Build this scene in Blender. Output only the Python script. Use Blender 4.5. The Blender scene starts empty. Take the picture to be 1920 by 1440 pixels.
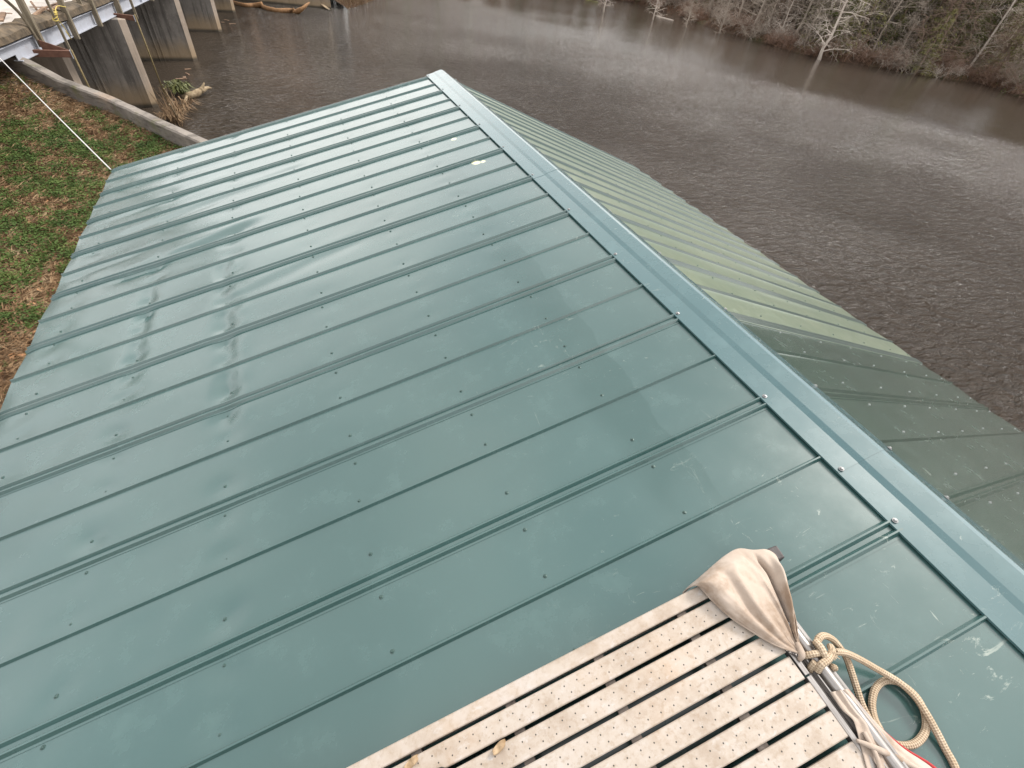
import bpy, math, random
import numpy as np
from mathutils import Vector, Matrix, noise
R_ = math.radians
rnd = random.Random(7)
scn = bpy.context.scene
col = scn.collection

# ------------------------------------------------------------------ camera
CF = 837.53                                  # focal length in pixels of a 1920 wide frame
CR = Matrix.Rotation(-0.4995, 3, 'Z') @ Matrix.Rotation(0.7926, 3, 'X') @ Matrix.Rotation(0.1532, 3, 'Z')
CC = Vector((-1.7659, -0.1281, 1.2472))
cam = bpy.data.cameras.new('camera')
cam.sensor_width = 36.0
cam.lens = CF / 1920 * 36
cam.clip_start = 0.05
cam.clip_end = 1500
camo = bpy.data.objects.new('camera', cam)
col.objects.link(camo)
M4 = CR.to_4x4(); M4.translation = CC
camo.matrix_world = M4
scn.camera = camo

# ------------------------------------------------------------------ world, sun, exposure
SUN_EL, SUN_AZ = R_(52), R_(75)              # azimuth measured from +Y towards +X
w = bpy.data.worlds.new("World"); scn.world = w; w.use_nodes = True
nt = w.node_tree; nt.nodes.clear()
def wn(t, **k):
    n = nt.nodes.new(t)
    for a, b in k.items(): setattr(n, a, b)
    return n
out = wn('ShaderNodeOutputWorld'); bg = wn('ShaderNodeBackground')
sky = wn('ShaderNodeTexSky', sky_type='NISHITA', sun_disc=False)
sky.sun_elevation = SUN_EL; sky.sun_rotation = SUN_AZ; sky.dust_density = 3.0
tc = wn('ShaderNodeTexCoord'); mp = wn('ShaderNodeMapping'); mp.inputs['Scale'].default_value = (1.0, 1.0, 1.6)
ns = wn('ShaderNodeTexNoise'); ns.inputs['Scale'].default_value = 1.6; ns.inputs['Detail'].default_value = 3
cr = wn('ShaderNodeValToRGB')
cr.color_ramp.elements[0].position = .36; cr.color_ramp.elements[0].color = (5.4, 5.6, 5.9, 1)
cr.color_ramp.elements[1].position = .64; cr.color_ramp.elements[1].color = (11.9, 11.5, 10.9, 1)
mx = wn('ShaderNodeMix', data_type='RGBA'); mx.inputs[0].default_value = .86
nt.links.new(tc.outputs['Generated'], mp.inputs[0]); nt.links.new(mp.outputs[0], ns.inputs['Vector'])
nt.links.new(ns.outputs[0], cr.inputs[0])
sx = wn('ShaderNodeSeparateXYZ'); nt.links.new(tc.outputs['Generated'], sx.inputs[0])
er = wn('ShaderNodeValToRGB')
for e_, (p_, c_) in zip([er.color_ramp.elements[0], er.color_ramp.elements[1], er.color_ramp.elements.new(.3), er.color_ramp.elements.new(.62)], ((0, .88), (1, .52), (.35, 1.08), (.75, .80))):
    e_.position = p_; e_.color = (c_, c_, c_, 1)
nt.links.new(sx.outputs[2], er.inputs[0])
mu = wn('ShaderNodeMix', data_type='RGBA', blend_type='MULTIPLY'); mu.inputs[0].default_value = 1
nt.links.new(sky.outputs[0], mx.inputs[6]); nt.links.new(cr.outputs[0], mu.inputs[6]); nt.links.new(er.outputs[0], mu.inputs[7]); nt.links.new(mu.outputs[2], mx.inputs[7])
nt.links.new(mx.outputs[2], bg.inputs[0]); bg.inputs[1].default_value = .10
nt.links.new(bg.outputs[0], out.inputs[0])
sl = bpy.data.lights.new('sun', 'SUN'); sl.energy = 1.9; sl.angle = R_(14); sl.color = (1, .95, .88)
so = bpy.data.objects.new('sun', sl); col.objects.link(so)
sd = Vector((math.sin(SUN_AZ) * math.cos(SUN_EL), math.cos(SUN_AZ) * math.cos(SUN_EL), math.sin(SUN_EL)))
so.rotation_euler = sd.to_track_quat('Z', 'Y').to_euler(); so.location = (20, 10, 30)
scn.view_settings.view_transform = 'Standard'; scn.view_settings.look = 'None'
scn.view_settings.exposure = 1.15; scn.view_settings.gamma = 1
scn.view_settings.use_curve_mapping = False

# ------------------------------------------------------------------ surveying helpers (where things stand)
def ray(x, y):
    return (CR @ Vector(((x - 960) / CF, -(y - 720) / CF, -1))).normalized()
def uz(x, y, z):
    d = ray(x, y); return CC + d * ((z - CC.z) / d.z)
AL, BE = 0.2654, 0.3430                      # pitches of the two roof slopes
nL = Vector((-math.sin(AL), 0, math.cos(AL))); nR = Vector((math.sin(BE), 0, math.cos(BE)))
def PL(s, y, h=0.0): return Vector((-s * math.cos(AL), y, -s * math.sin(AL))) + nL * h
def PR(s, y, h=0.0): return Vector((s * math.cos(BE), y, -s * math.sin(BE))) + nR * h
def onL(x, y, h=0.0):
    d = ray(x, y); t = (h - CC.dot(nL)) / d.dot(nL); return CC + d * t

# ------------------------------------------------------------------ object helpers
def wloc(o):
    v = Vector((0, 0, 0))
    while o is not None:
        v += o.location; o = o.parent
    return v
def tag(o, label=None, cat=None, group=None, kind=None):
    if label: o['label'] = label
    if cat: o['category'] = cat
    if group: o['group'] = group
    if kind: o['kind'] = kind
    return o
def thing(name, loc, label, cat, group=None):
    o = bpy.data.objects.new(name, None); o.empty_display_size = .2
    o.location = loc; col.objects.link(o)
    return tag(o, label, cat, group)
class MB:
    def __init__(self): self.v = []; self.f = []; self.uv = None
    def quad(self, a, b, c, d):
        n = len(self.v); self.v += [Vector(a), Vector(b), Vector(c), Vector(d)]; self.f.append((n, n+1, n+2, n+3)); return self
    def tri(self, a, b, c):
        n = len(self.v); self.v += [Vector(a), Vector(b), Vector(c)]; self.f.append((n, n+1, n+2)); return self
    def hexa(self, p):                       # eight corners: bottom ring, top ring
        n = len(self.v); self.v += [Vector(q) for q in p]
        for f in ((3,2,1,0),(4,5,6,7),(0,1,5,4),(1,2,6,5),(2,3,7,6),(3,0,4,7)): self.f.append(tuple(n+i for i in f))
        return self
    def beam(self, a, b, wd, ht, up=Vector((0,0,1))):   # box from a to b, centred
        a, b = Vector(a), Vector(b); d = (b-a).normalized()
        s = d.cross(up)
        if s.length < 1e-4: s = d.cross(Vector((1,0,0)))
        s.normalize(); u = s.cross(d).normalized()
        s *= wd/2; u *= ht/2
        return self.hexa([a-s-u, b-s-u, b+s-u, a+s-u, a-s+u, b-s+u, b+s+u, a+s+u])
    def tube(self, pts, rad, n=8, cap=True):
        pts = [Vector(p) for p in pts]; m = len(pts)
        if not hasattr(rad, '__len__'): rad = [rad]*m
        base = len(self.v); prev = None
        for i, p in enumerate(pts):
            d = (pts[min(i+1, m-1)] - pts[max(i-1, 0)])
            if d.length < 1e-9: d = Vector((0,0,1))
            d.normalize()
            if prev is None:
                s = d.cross(Vector((0,0,1)))
                if s.length < .05: s = d.cross(Vector((1,0,0)))
            else: s = prev - d*prev.dot(d)
            s.normalize(); prev = s; u = d.cross(s)
            for k in range(n):
                a = 2*math.pi*k/n
                self.v.append(p + (s*math.cos(a) + u*math.sin(a))*rad[i])
        for i in range(m-1):
            for k in range(n):
                a = base+i*n+k; b = base+i*n+(k+1) % n
                self.f.append((a, b, b+n, a+n))
        if cap:
            self.f.append(tuple(base+k for k in range(n))[::-1])
            self.f.append(tuple(base+(m-1)*n+k for k in range(n)))
        return self
    def grid(self, P):                       # P[i][j]
        base = len(self.v); m, n = len(P), len(P[0])
        for r in P: self.v += [Vector(q) for q in r]
        for i in range(m-1):
            for j in range(n-1):
                a = base+i*n+j
                self.f.append((a, a+1, a+n+1, a+n))
        return self
    def build(self, name, mat, parent=None, loc=None, smooth=False, ang=None, bevel=0, solid=0):
        o0 = wloc(parent) if parent else Vector(loc or (0,0,0))
        me = bpy.data.meshes.new(name)
        me.from_pydata([tuple(v - o0) for v in self.v], [], self.f); me.update()
        mats = mat if isinstance(mat, (list, tuple)) else [mat]
        for m_ in mats: me.materials.append(m_)
        if smooth: me.polygons.foreach_set('use_smooth', [True]*len(me.polygons))
        if ang is not None:
            me.set_sharp_from_angle(angle=ang)
            if solid:                            # keep the sheet's rim from bending the shading of the sheet
                cnt = np.zeros(len(me.edges), dtype=int); le = np.zeros(len(me.loops), dtype=np.int32)
                me.loops.foreach_get('edge_index', le); np.add.at(cnt, le, 1)
                fl = np.zeros(len(me.edges), dtype=bool); me.edges.foreach_get('use_edge_sharp', fl)
                me.edges.foreach_set('use_edge_sharp', fl | (cnt == 1))
        o = bpy.data.objects.new(name, me); col.objects.link(o)
        if parent: o.parent = parent
        else: o.location = o0
        if solid:
            md = o.modifiers.new('thickness', 'SOLIDIFY'); md.thickness = solid; md.offset = 0
        if bevel:
            md = o.modifiers.new('bevel', 'BEVEL'); md.width = bevel; md.segments = 2; md.limit_method = 'ANGLE'
        return o
def copy_tree(o, loc=None, parent=None, rz=None, sc=None):
    c = o.copy(); col.objects.link(c); c.parent = parent
    if loc is not None: c.location = loc
    if rz is not None: c.rotation_euler = (0, 0, rz)
    if sc is not None: c.scale = (sc, sc, sc) if not hasattr(sc, '__len__') else sc
    for ch in list(o.children): copy_tree(ch, parent=c)
    return c
def N(x, y=0, z=0): return noise.noise(Vector((x, y, z)))
def lerp(a, b, t): return a + (b-a)*t
def sst(a, b, x):
    t = max(0, min(1, (x-a)/(b-a))); return t*t*(3-2*t)
def catmull(pts, n=8):
    pts = [Vector(p) for p in pts]; P = [pts[0]*2-pts[1]] + pts + [pts[-1]*2-pts[-2]]; o = []
    for i in range(1, len(P)-2):
        a, b, c, d = P[i-1:i+3]
        for k in range(n):
            t = k/n
            o.append(.5*((2*b)+(c-a)*t+(2*a-5*b+4*c-d)*t*t+(3*b-a-3*c+d)*t**3))
    return o + [pts[-1]]

# ------------------------------------------------------------------ material helpers
class Mat:
    def __init__(self, name, base=(.5,.5,.5), rough=.6, metal=0, spec=.5):
        self.m = bpy.data.materials.new(name); self.m.use_nodes = True
        self.t = self.m.node_tree; self.b = self.t.nodes['Principled BSDF']
        self.b.inputs['Base Color'].default_value = (*base, 1)
        self.b.inputs['Roughness'].default_value = rough
        self.b.inputs['Metallic'].default_value = metal
        self.b.inputs['Specular IOR Level'].default_value = spec
        self.pos = self.t.nodes.new('ShaderNodeNewGeometry').outputs['Position']
        self.nrm = None
    def n(self, t, **k):
        n = self.t.nodes.new(t)
        for a, b in k.items(): setattr(n, a, b)
        return n
    def L(self, a, b): self.t.links.new(a, b)
    def mapv(self, scale=(1,1,1), rot=(0,0,0), loc=(0,0,0), src=None):
        m = self.n('ShaderNodeMapping'); self.L(src or self.pos, m.inputs[0])
        m.inputs['Scale'].default_value = scale; m.inputs['Rotation'].default_value = rot; m.inputs['Location'].default_value = loc
        return m.outputs[0]
    def noise(self, scale, detail=4, rough=.55, vec=None, dist=0, mscale=None):
        n = self.n('ShaderNodeTexNoise'); n.inputs['Scale'].default_value = scale
        n.inputs['Detail'].default_value = detail; n.inputs['Roughness'].default_value = rough
        n.inputs['Distortion'].default_value = dist
        if mscale: vec = self.mapv(mscale, src=vec)
        self.L(vec or self.pos, n.inputs['Vector']); return n.outputs[0]
    def voro(self, scale, vec=None, feat='F1'):
        n = self.n('ShaderNodeTexVoronoi', feature=feat); n.inputs['Scale'].default_value = scale
        self.L(vec or self.pos, n.inputs['Vector']); return n.outputs['Distance']
    def ramp(self, f, stops, interp='LINEAR'):
        r = self.n('ShaderNodeValToRGB'); e = r.color_ramp.elements; r.color_ramp.interpolation = interp
        while len(e) < len(stops): e.new(.5)
        for q, (p, c) in zip(e, stops):
            q.position = p; q.color = (c, c, c, 1) if not hasattr(c, '__len__') else (*c, 1)
        self.L(f, r.inputs[0]); return r.outputs[0]
    def mix(self, f, a, b, mode='MIX'):
        m = self.n('ShaderNodeMix', data_type='RGBA', blend_type=mode)
        for s, i in ((f, 0), (a, 6), (b, 7)):
            if isinstance(s, (int, float)): m.inputs[i].default_value = s
            elif isinstance(s, tuple): m.inputs[i].default_value = (*s, 1)
            else: self.L(s, m.inputs[i])
        return m.outputs[2]
    def math(self, op, a, b=0.0, c=None, clamp=False):
        m = self.n('ShaderNodeMath', operation=op, use_clamp=clamp)
        for i, s in enumerate((a, b) if c is None else (a, b, c)):
            if isinstance(s, (int, float)): m.inputs[i].default_value = s
            else: self.L(s, m.inputs[i])
        return m.outputs[0]
    def smooth(self, v, a, b, o0=0., o1=1.):
        m = self.n('ShaderNodeMapRange', interpolation_type='SMOOTHSTEP')
        self.L(v, m.inputs[0]); m.inputs[1].default_value = a; m.inputs[2].default_value = b
        m.inputs[3].default_value = o0; m.inputs[4].default_value = o1
        return m.outputs[0]
    def xyz(self, v=None):
        s = self.n('ShaderNodeSeparateXYZ'); self.L(v or self.pos, s.inputs[0]); return s.outputs
    def bump(self, h, strength=.3, dist=.01):
        b = self.n('ShaderNodeBump'); b.inputs['Strength'].default_value = strength; b.inputs['Distance'].default_value = dist
        self.L(h, b.inputs['Height'])
        if self.nrm is not None: self.L(self.nrm, b.inputs['Normal'])
        self.nrm = b.outputs[0]; self.L(self.nrm, self.b.inputs['Normal']); return b
    def color(self, c): self.L(c, self.b.inputs['Base Color'])
    def rough(self, c): self.L(c, self.b.inputs['Roughness'])

def simple(name, c1, c2, scale=5, rough=.7, metal=0, bump=.2, bd=.01, mscale=None, detail=5, spec=.5):
    m = Mat(name, c1, rough, metal, spec)
    n = m.noise(scale, detail, .6, mscale=mscale)
    m.color(m.ramp(n, [(.3, c1), (.7, c2)]))
    if bump: m.bump(n, bump, bd)
    return m.m

# painted roof steel ------------------------------------------------
def roof_mat(name, base, base2, worn=0.0, rough=.30, left=True):
    m = Mat(name, base, rough)
    big = m.noise(.9, 3, .5)
    c = m.ramp(big, [(.3, base), (.7, base2)])
    dirt = m.noise(7, 6, .65)
    c = m.mix(m.smooth(dirt, .5, .8, 0, .30), c, tuple(min(1, q*1.5+.03) for q in base))
    x, y, z = m.xyz()
    s = m.math('MULTIPLY', x, -1.0 if left else 1.0)
    near = m.smooth(s, 1.5, .35)                 # walked-on zone along the ridge
    # scuffs: thin pale broken scratches
    sv = m.mapv((9, 26, 9), rot=(0, 0, R_(35)))
    sc = m.noise(1.0, 9, .72, vec=sv, dist=1.4)
    sv2 = m.mapv((24, 8, 9), rot=(0, 0, R_(-20)))
    sc2 = m.noise(1.0, 8, .72, vec=sv2, dist=1.0)
    k = m.math('MAXIMUM', m.smooth(sc, .615, .70), m.smooth(sc2, .63, .72))
    patch = m.smooth(m.noise(2.3, 3, .5), .42, .56)
    k = m.math('MULTIPLY', m.math('MULTIPLY', k, patch), near)
    c = m.mix(m.math('MULTIPLY', k, .75), c, (.26, .30, .26))
    # smeared darker film in the same zone
    if left:
        wob = m.math('ADD', s, m.math('MULTIPLY', m.math('SUBTRACT', m.noise(5, 2, .5), .5), .10))
        band = m.math('MULTIPLY', m.smooth(wob, .54, .55), m.smooth(wob, .84, .70))
        bp = m.smooth(m.noise(1.7, 2, .5, vec=m.mapv((1, 1, 1), loc=(4, 2, 0))), .42, .56)
        c = m.mix(m.math('MULTIPLY', m.math('MULTIPLY', band, bp), .45), c, (base[0]*.40, base[1]*.70, base[2]*.66))
        for (px, py, r) in ((851, 261, .035), (893, 305, .045), (906, 303, .03)):
            q = onL(px, py)
            dv = m.n('ShaderNodeVectorMath', operation='DISTANCE'); m.L(m.pos, dv.inputs[0]); dv.inputs[1].default_value = q
            dd = m.math('ADD', dv.outputs[1], m.math('MULTIPLY', m.noise(40, 3), .03))
            c = m.mix(m.smooth(dd, r+.015, r-.01), c, (.75, .72, .45))
    if worn:                                    # pale mottle over the panel, ribs tinted dark teal by distance
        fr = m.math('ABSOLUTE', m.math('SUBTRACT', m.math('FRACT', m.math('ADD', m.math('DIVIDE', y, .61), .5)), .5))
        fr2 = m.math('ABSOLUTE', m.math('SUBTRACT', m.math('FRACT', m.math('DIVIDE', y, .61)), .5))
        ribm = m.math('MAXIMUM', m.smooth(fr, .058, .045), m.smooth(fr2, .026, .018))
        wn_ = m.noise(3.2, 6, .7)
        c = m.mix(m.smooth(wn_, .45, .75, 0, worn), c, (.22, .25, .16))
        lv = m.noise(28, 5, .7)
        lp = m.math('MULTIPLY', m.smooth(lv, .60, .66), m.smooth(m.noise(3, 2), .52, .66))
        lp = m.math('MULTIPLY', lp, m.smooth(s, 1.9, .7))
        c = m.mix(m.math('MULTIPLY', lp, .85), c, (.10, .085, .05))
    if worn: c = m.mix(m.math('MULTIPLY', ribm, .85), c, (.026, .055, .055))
    m.color(c)
    r = m.math('ADD', m.math('MULTIPLY', m.math('SUBTRACT', dirt, .5), .22), rough)
    r = m.math('ADD', r, m.math('MULTIPLY', k, .25))
    m.rough(r)
    m.bump(m.noise(2.2, 2, .5), .16, .02)
    m.b.inputs['Coat Weight'].default_value = .75; m.b.inputs['Coat Roughness'].default_value = .17; m.b.inputs['Coat IOR'].default_value = 1.6
    return m.m
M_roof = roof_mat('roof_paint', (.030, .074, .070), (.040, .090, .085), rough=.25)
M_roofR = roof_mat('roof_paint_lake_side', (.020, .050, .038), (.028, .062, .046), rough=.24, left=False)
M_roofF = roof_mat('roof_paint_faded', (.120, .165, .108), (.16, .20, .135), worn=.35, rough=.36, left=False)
M_cap = roof_mat('ridge_paint', (.034, .092, .100), (.042, .104, .112), rough=.27, left=False)
M_screwG = simple('painted_screw', (.03, .06, .055), (.05, .09, .08), 60, .4, .2)
M_screwS = simple('zinc_screw', (.20, .20, .20), (.30, .30, .30), 60, .45, .7, 0)
M_rubber = simple('black_rubber', (.015, .015, .015), (.03, .03, .03), 60, .7)
M_siding = simple('siding', (.09, .12, .10), (.13, .16, .13), 4, .5)
M_trim = simple('fascia_wood', (.12, .10, .08), (.18, .15, .11), 10, .8)
m = Mat('stained_aluminium', (.45, .42, .38), .42, .2)
g1 = m.noise(9, 8, .7); g2 = m.noise(60, 5, .7); g3 = m.noise(2.2, 4, .6)
c = m.ramp(g1, [(.30, (.31, .245, .19)), (.5, (.41, .35, .295)), (.68, (.455, .41, .375))])
c = m.mix(m.smooth(g2, .48, .70, 0, .5), c, (.27, .20, .135))
c = m.mix(m.smooth(g3, .50, .72, 0, .5), c, (.42, .28, .17))
uvn = m.n('ShaderNodeUVMap'); ux, uy, _ = m.xyz(uvn.outputs[0])
def dots(u0, v0):
    a = m.math('SUBTRACT', m.math('FRACT', m.math('ADD', m.math('DIVIDE', ux, .040), u0)), .5)
    a = m.math('MULTIPLY', a, .040)
    b = m.math('SUBTRACT', uy, v0)
    d = m.math('SQRT', m.math('ADD', m.math('MULTIPLY', a, a), m.math('MULTIPLY', b, b)))
    return m.smooth(d, .0026, .0014)
dk = m.math('MAXIMUM', dots(0, .018), dots(.32, .038))
DOTS = dk
g4 = m.noise(24, 7, .75, vec=m.mapv((1, 1.6, 1), loc=(2, 5, 1)))
c = m.mix(m.smooth(g4, .56, .70, 0, .55), c, (.50, .475, .46)); c = m.mix(m.smooth(g4, .42, .30, 0, .55), c, (.26, .19, .13))
sk = m.noise(1, 7, .75, vec=m.mapv((70, 9, 30), rot=(0, 0, R_(20)))); c = m.mix(m.smooth(sk, .64, .72, 0, .5), c, (.2, .155, .115))
c = m.mix(dk, c, (.03, .025, .02)); m.color(c)
m.L(m.math('SUBTRACT', .2, m.math('MULTIPLY', dk, .2)), m.b.inputs['Metallic'])
m.rough(m.math('ADD', m.math('MULTIPLY', g2, .35), .28)); m.bump(g2, .15, .002)
M_slat = m.m
M_slatdark = simple('dull_crossbar', (.07, .055, .045), (.20, .17, .15), 30, .5, .5)
m = Mat('brushed_aluminium', (.72, .71, .71), .35, .85)
g = m.noise(3, 6, .7, mscale=(60, 4, 60)); m.color(m.ramp(g, [(.3, (.22, .20, .185)), (.7, (.42, .40, .385))])); m.bump(g, .08, .002)
M_alu = m.m
def cloth_mat(name, c1, c2, stain):
    m = Mat(name, c1, .9, 0, .15)
    g = m.noise(7, 5, .6); c = m.ramp(g, [(.3, c1), (.7, c2)])
    st = m.noise(5.5, 5, .65, vec=m.mapv((1,1,1), loc=(.3,.1,0)))
    c = m.mix(m.smooth(st, .46, .66, 0, .85), c, stain)
    m.color(c)
    m.bump(m.noise(420, 2, .5), .25, .0015); m.bump(m.noise(26, 5, .6), .35, .006)
    m.b.inputs['Sheen Weight'].default_value = .15
    return m.m
M_canvas = cloth_mat('canvas', (.36, .29, .235), (.46, .385, .325), (.22, .15, .10))
M_red = cloth_mat('red_cloth', (.28, .02, .022), (.36, .035, .035), (.2, .02, .02))
m = Mat('rope_fibre', (.6, .45, .3), .9, 0, .1)
uvn = m.n('ShaderNodeUVMap'); rx, ry, _ = m.xyz(uvn.outputs[0])
w1 = m.math('SINE', m.math('ADD', m.math('MULTIPLY', rx, 520.0), m.math('MULTIPLY', ry, 2*math.pi*4)))
w2 = m.math('SINE', m.math('SUBTRACT', m.math('MULTIPLY', rx, 520.0), m.math('MULTIPLY', ry, 2*math.pi*4)))
wv = m.math('MULTIPLY', w1, w2)
g = m.noise(30, 4, .6)
c = m.ramp(g, [(.3, (.42, .325, .225)), (.7, (.54, .445, .335))]); c = m.mix(m.smooth(wv, .2, -.6, 0, .55), c, (.22, .14, .08))
m.color(c); m.bump(wv, .6, .002); m.bump(m.noise(500, 2), .4, .001)
M_rope = m.m
M_whiterope = simple('white_rope', (.5, .48, .47), (.6, .59, .58), 30, .8)
m = Mat('speckled_cord', (.7,.65,.6), .9); v = m.voro(260); m.color(m.ramp(v, [(.35, (.70,.64,.58)), (.5, (.06,.05,.05))])); M_cord = m.m
M_leather = simple('brown_leather', (.06, .03, .025), (.11, .06, .045), 20, .5)
M_dark = simple('dark_plastic', (.03, .025, .025), (.05, .04, .04), 20, .5)
M_peel = simple('dry_leaf', (.20, .125, .06), (.36, .26, .16), 60, .7)

def concrete(name, c1, c2, streak=(.05,.045,.04), rustlow=True, k=.75):
    m = Mat(name, c1, .9, 0, .2)
    a = m.noise(1.3, 8, .7); c = m.ramp(a, [(.3, c1), (.7, c2)])
    st = m.noise(1.0, 6, .7, mscale=(5, 5, .35))
    c = m.mix(m.smooth(st, .46, .66, 0, k), c, streak)
    sp = m.noise(9, 6, .7); c = m.mix(m.smooth(sp, .55, .8, 0, .5), c, tuple(q*1.5 for q in c2))
    if rustlow:
        x, y, z = m.xyz()
        zz = m.math('ADD', z, m.math('MULTIPLY', m.math('SUBTRACT', st, .5), .8))
        f = m.math('MULTIPLY', m.smooth(zz, -3.25, -4.0), m.smooth(z, -4.2, -4.08, .25, 1))
        c = m.mix(m.math('MULTIPLY', f, .6), c, (.30, .21, .115))
        c = m.mix(m.smooth(z, -4.02, -4.16, 0, .8), c, (.035, .03, .022))
    m.color(c); m.bump(sp, .4, .02); m.bump(m.noise(60, 4), .25, .004)
    return m.m
M_pier = concrete('pier_concrete', (.12, .108, .098), (.225, .205, .185), k=.7)
M_pieredge = concrete('pier_edge_concrete', (.26, .21, .165), (.36, .30, .25), k=.3)
m = Mat('wing_wall_concrete', (.3,.27,.24), .9, 0, .2)
a = m.noise(2.2, 8, .7); c = m.ramp(a, [(.3, (.15,.13,.115)), (.7, (.27,.24,.21))])
b = m.noise(1.0, 7, .75, vec=m.mapv((3, 3, 14), rot=(0,0,R_(-55)))); c = m.mix(m.smooth(b, .48, .62, 0, .7), c, (.09,.08,.07))
o_ = m.noise(1.1, 5, .6, vec=m.mapv((1,1,1), loc=(5,3,1))); c = m.mix(m.smooth(o_, .6, .72, 0, .4), c, (.30,.20,.13))
o2 = m.noise(1.7, 5, .6, vec=m.mapv((1,1,1), loc=(9,1,4))); c = m.mix(m.smooth(o2, .56, .7, 0, .6), c, (.14,.14,.06))
m.color(c); m.bump(b, .5, .03); m.bump(m.noise(40,5), .4, .01); M_wall = m.m
M_deck = simple('deck_concrete', (.36, .32, .28), (.48, .44, .40), 3, .85, mscale=(2,.6,1))
M_rubble = simple('mossy_edge', (.03, .024, .016), (.15, .11, .07), 5, .95, bump=.8, bd=.05)
m = Mat('white_steel', (.55,.56,.6), .45); a = m.noise(3, 6, .7); c = m.ramp(a, [(.4, (.38,.40,.45)), (.75, (.32,.32,.35))])
b = m.noise(8, 7, .75); c = m.mix(m.smooth(b, .60, .72, 0, .8), c, (.25,.14,.08)); m.color(c); M_girder = m.m
m = Mat('weathered_timber', (.2,.17,.13), .9, 0, .2)
a = m.noise(1, 6, .7, mscale=(40, 40, 2.0)); c = m.ramp(a, [(.3, (.10,.08,.055)), (.7, (.27,.23,.17))])
b = m.noise(4, 4); c = m.mix(m.smooth(b, .5, .7, 0, .5), c, (.10,.095,.05)); m.color(c); m.bump(a, .5, .01); M_timber = m.m
M_brk = simple('split_wood', (.10, .065, .045), (.30, .19, .12), 6, .9)
M_rust = simple('rusty_steel', (.075, .032, .02), (.15, .07, .045), 7, .85, bump=.4)
M_rod = simple('mossy_rod', (.10, .075, .03), (.20, .15, .07), 12, .8)
M_log = simple('orange_driftwood', (.13, .062, .022), (.27, .145, .06), 5, .8, bump=.6, bd=.03, mscale=(3,3,1))
M_snag = simple('barkless_snag', (.15, .10, .05), (.36, .28, .18), 9, .85, bump=.6, bd=.02)
M_yrope = simple('yellow_rope', (.45, .33, .06), (.6, .48, .15), 20, .8)

# ------------------------------------------------------------------ water
WZ = -4.2
m = Mat('water', (.038, .027, .018), .06, 0, .5)
m.b.inputs['IOR'].default_value = 1.44
x, y, z = m.xyz()
# wind-sheltered belt along the far shore and between the piers lies calmer
dsh = m.math('ADD', m.math('MULTIPLY', x, .90), m.math('MULTIPLY', y, .43))     # metres towards the far shore
wob = m.math('ADD', dsh, m.math('MULTIPLY', m.math('SUBTRACT', m.noise(.05, 3), .5), 26))
far_calm = m.smooth(wob, 27, 47, 1, .10)
near_calm = m.smooth(m.math('ADD', m.math('ADD', x, m.math('MULTIPLY', y, -.03)), m.math('MULTIPLY', m.math('SUBTRACT', m.noise(.25, 2), .5), 2)), -5.6, -3.6, .15, 1)
gust = m.smooth(m.noise(.11, 3, .5), .3, .7, .6, 1.15)
amp = m.math('MULTIPLY', m.math('MULTIPLY', m.math('MULTIPLY', far_calm, near_calm), gust), m.smooth(dsh, 34, 14, .95, 2.0))
v1 = m.mapv((1.0, 2.3, 1), rot=(0, 0, R_(22)))
v2 = m.mapv((1.0, 1.9, 1), rot=(0, 0, R_(-12)))
h1 = m.noise(2.3, 3, .55, vec=v1, dist=.5); h2 = m.noise(6.0, 4, .6, vec=v2, dist=.3); h3 = m.noise(.35, 2, .5)
H = m.math('ADD', m.math('MULTIPLY', h1, .62), m.math('ADD', m.math('MULTIPLY', h2, .24), m.math('MULTIPLY', h3, .5)))
bb = m.bump(m.math('MULTIPLY', H, amp), 1.0, .42)
murk = m.noise(.06, 4, .6); m.color(m.ramp(murk, [(.3, (.042, .0325, .025)), (.7, (.055, .044, .035))]))
M_water = m.m
mb = MB()
xs = np.linspace(-60, 300, 31); ys = np.linspace(-160, 320, 41)
mb.grid([[(a, b, WZ) for a in xs] for b in ys])
wt = mb.build('water', M_water); tag(wt, kind='structure')

# ------------------------------------------------------------------ ground on the near bank
WA = Vector((-8.35, 18.0, 0)); WB = Vector((-3.18, 10.75, 0))      # line of the wing wall
WP = [uz(*a) for a in ((0, 97, -1.73), (44, 113, -1.80), (110, 148, -2.02), (200, 182, -2.14), (300, 229, -2.24), (385, 267, -2.32))]
WP = [Vector((WP[0].x-30, WP[0].y+26, -1.74)), Vector((WP[0].x-1.6, WP[0].y+1.4, -1.74))] + WP + [Vector((WP[-1].x+2.4, WP[-1].y-2.6, -2.75)), Vector((WP[-1].x+4.2, WP[-1].y-4.5, -5.0))]
_wx = [p.x for p in WP]; _wy = [p.y for p in WP]; _wz = [p.z for p in WP]
def wall_y(x): return float(np.interp(x, _wx, _wy)) if x < _wx[-1] else _wy[-1]-(x-_wx[-1])
def wall_z(x): return float(np.interp(x, _wx, _wz))
def gz(x, y):
    g = -3.3 + .0631*(y-3) - .0376*(x+4.8)
    wy = wall_y(x)
    g = min(g, -2.2); g = lerp(g, wall_z(x)-.26, math.exp(-max(0, wy-y)/1.6))
    g -= .04*math.exp(-max(0, wy-y)/1.5)
    g += .05*N(x*.7, y*.7) + .02*N(x*3, y*3, 4)
    g -= 2.4*sst(-2.9, 1.0, x)
    return g
m = Mat('bank_soil', (.15,.1,.06), .95, 0, .1)
a = m.noise(1.3, 8, .7); c = m.ramp(a, [(.3, (.10, .062, .038)), (.5, (.19, .125, .08)), (.7, (.30, .225, .16))])
b = m.noise(14, 6, .7); c = m.mix(m.smooth(b, .45, .7, 0, .7), c, (.40, .30, .19))
g_ = m.noise(.9, 5, .6, vec=m.mapv((1,1,1), loc=(3,7,0))); c = m.mix(m.smooth(g_, .47, .60, 0, .55), c, (.06, .085, .022))
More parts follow.
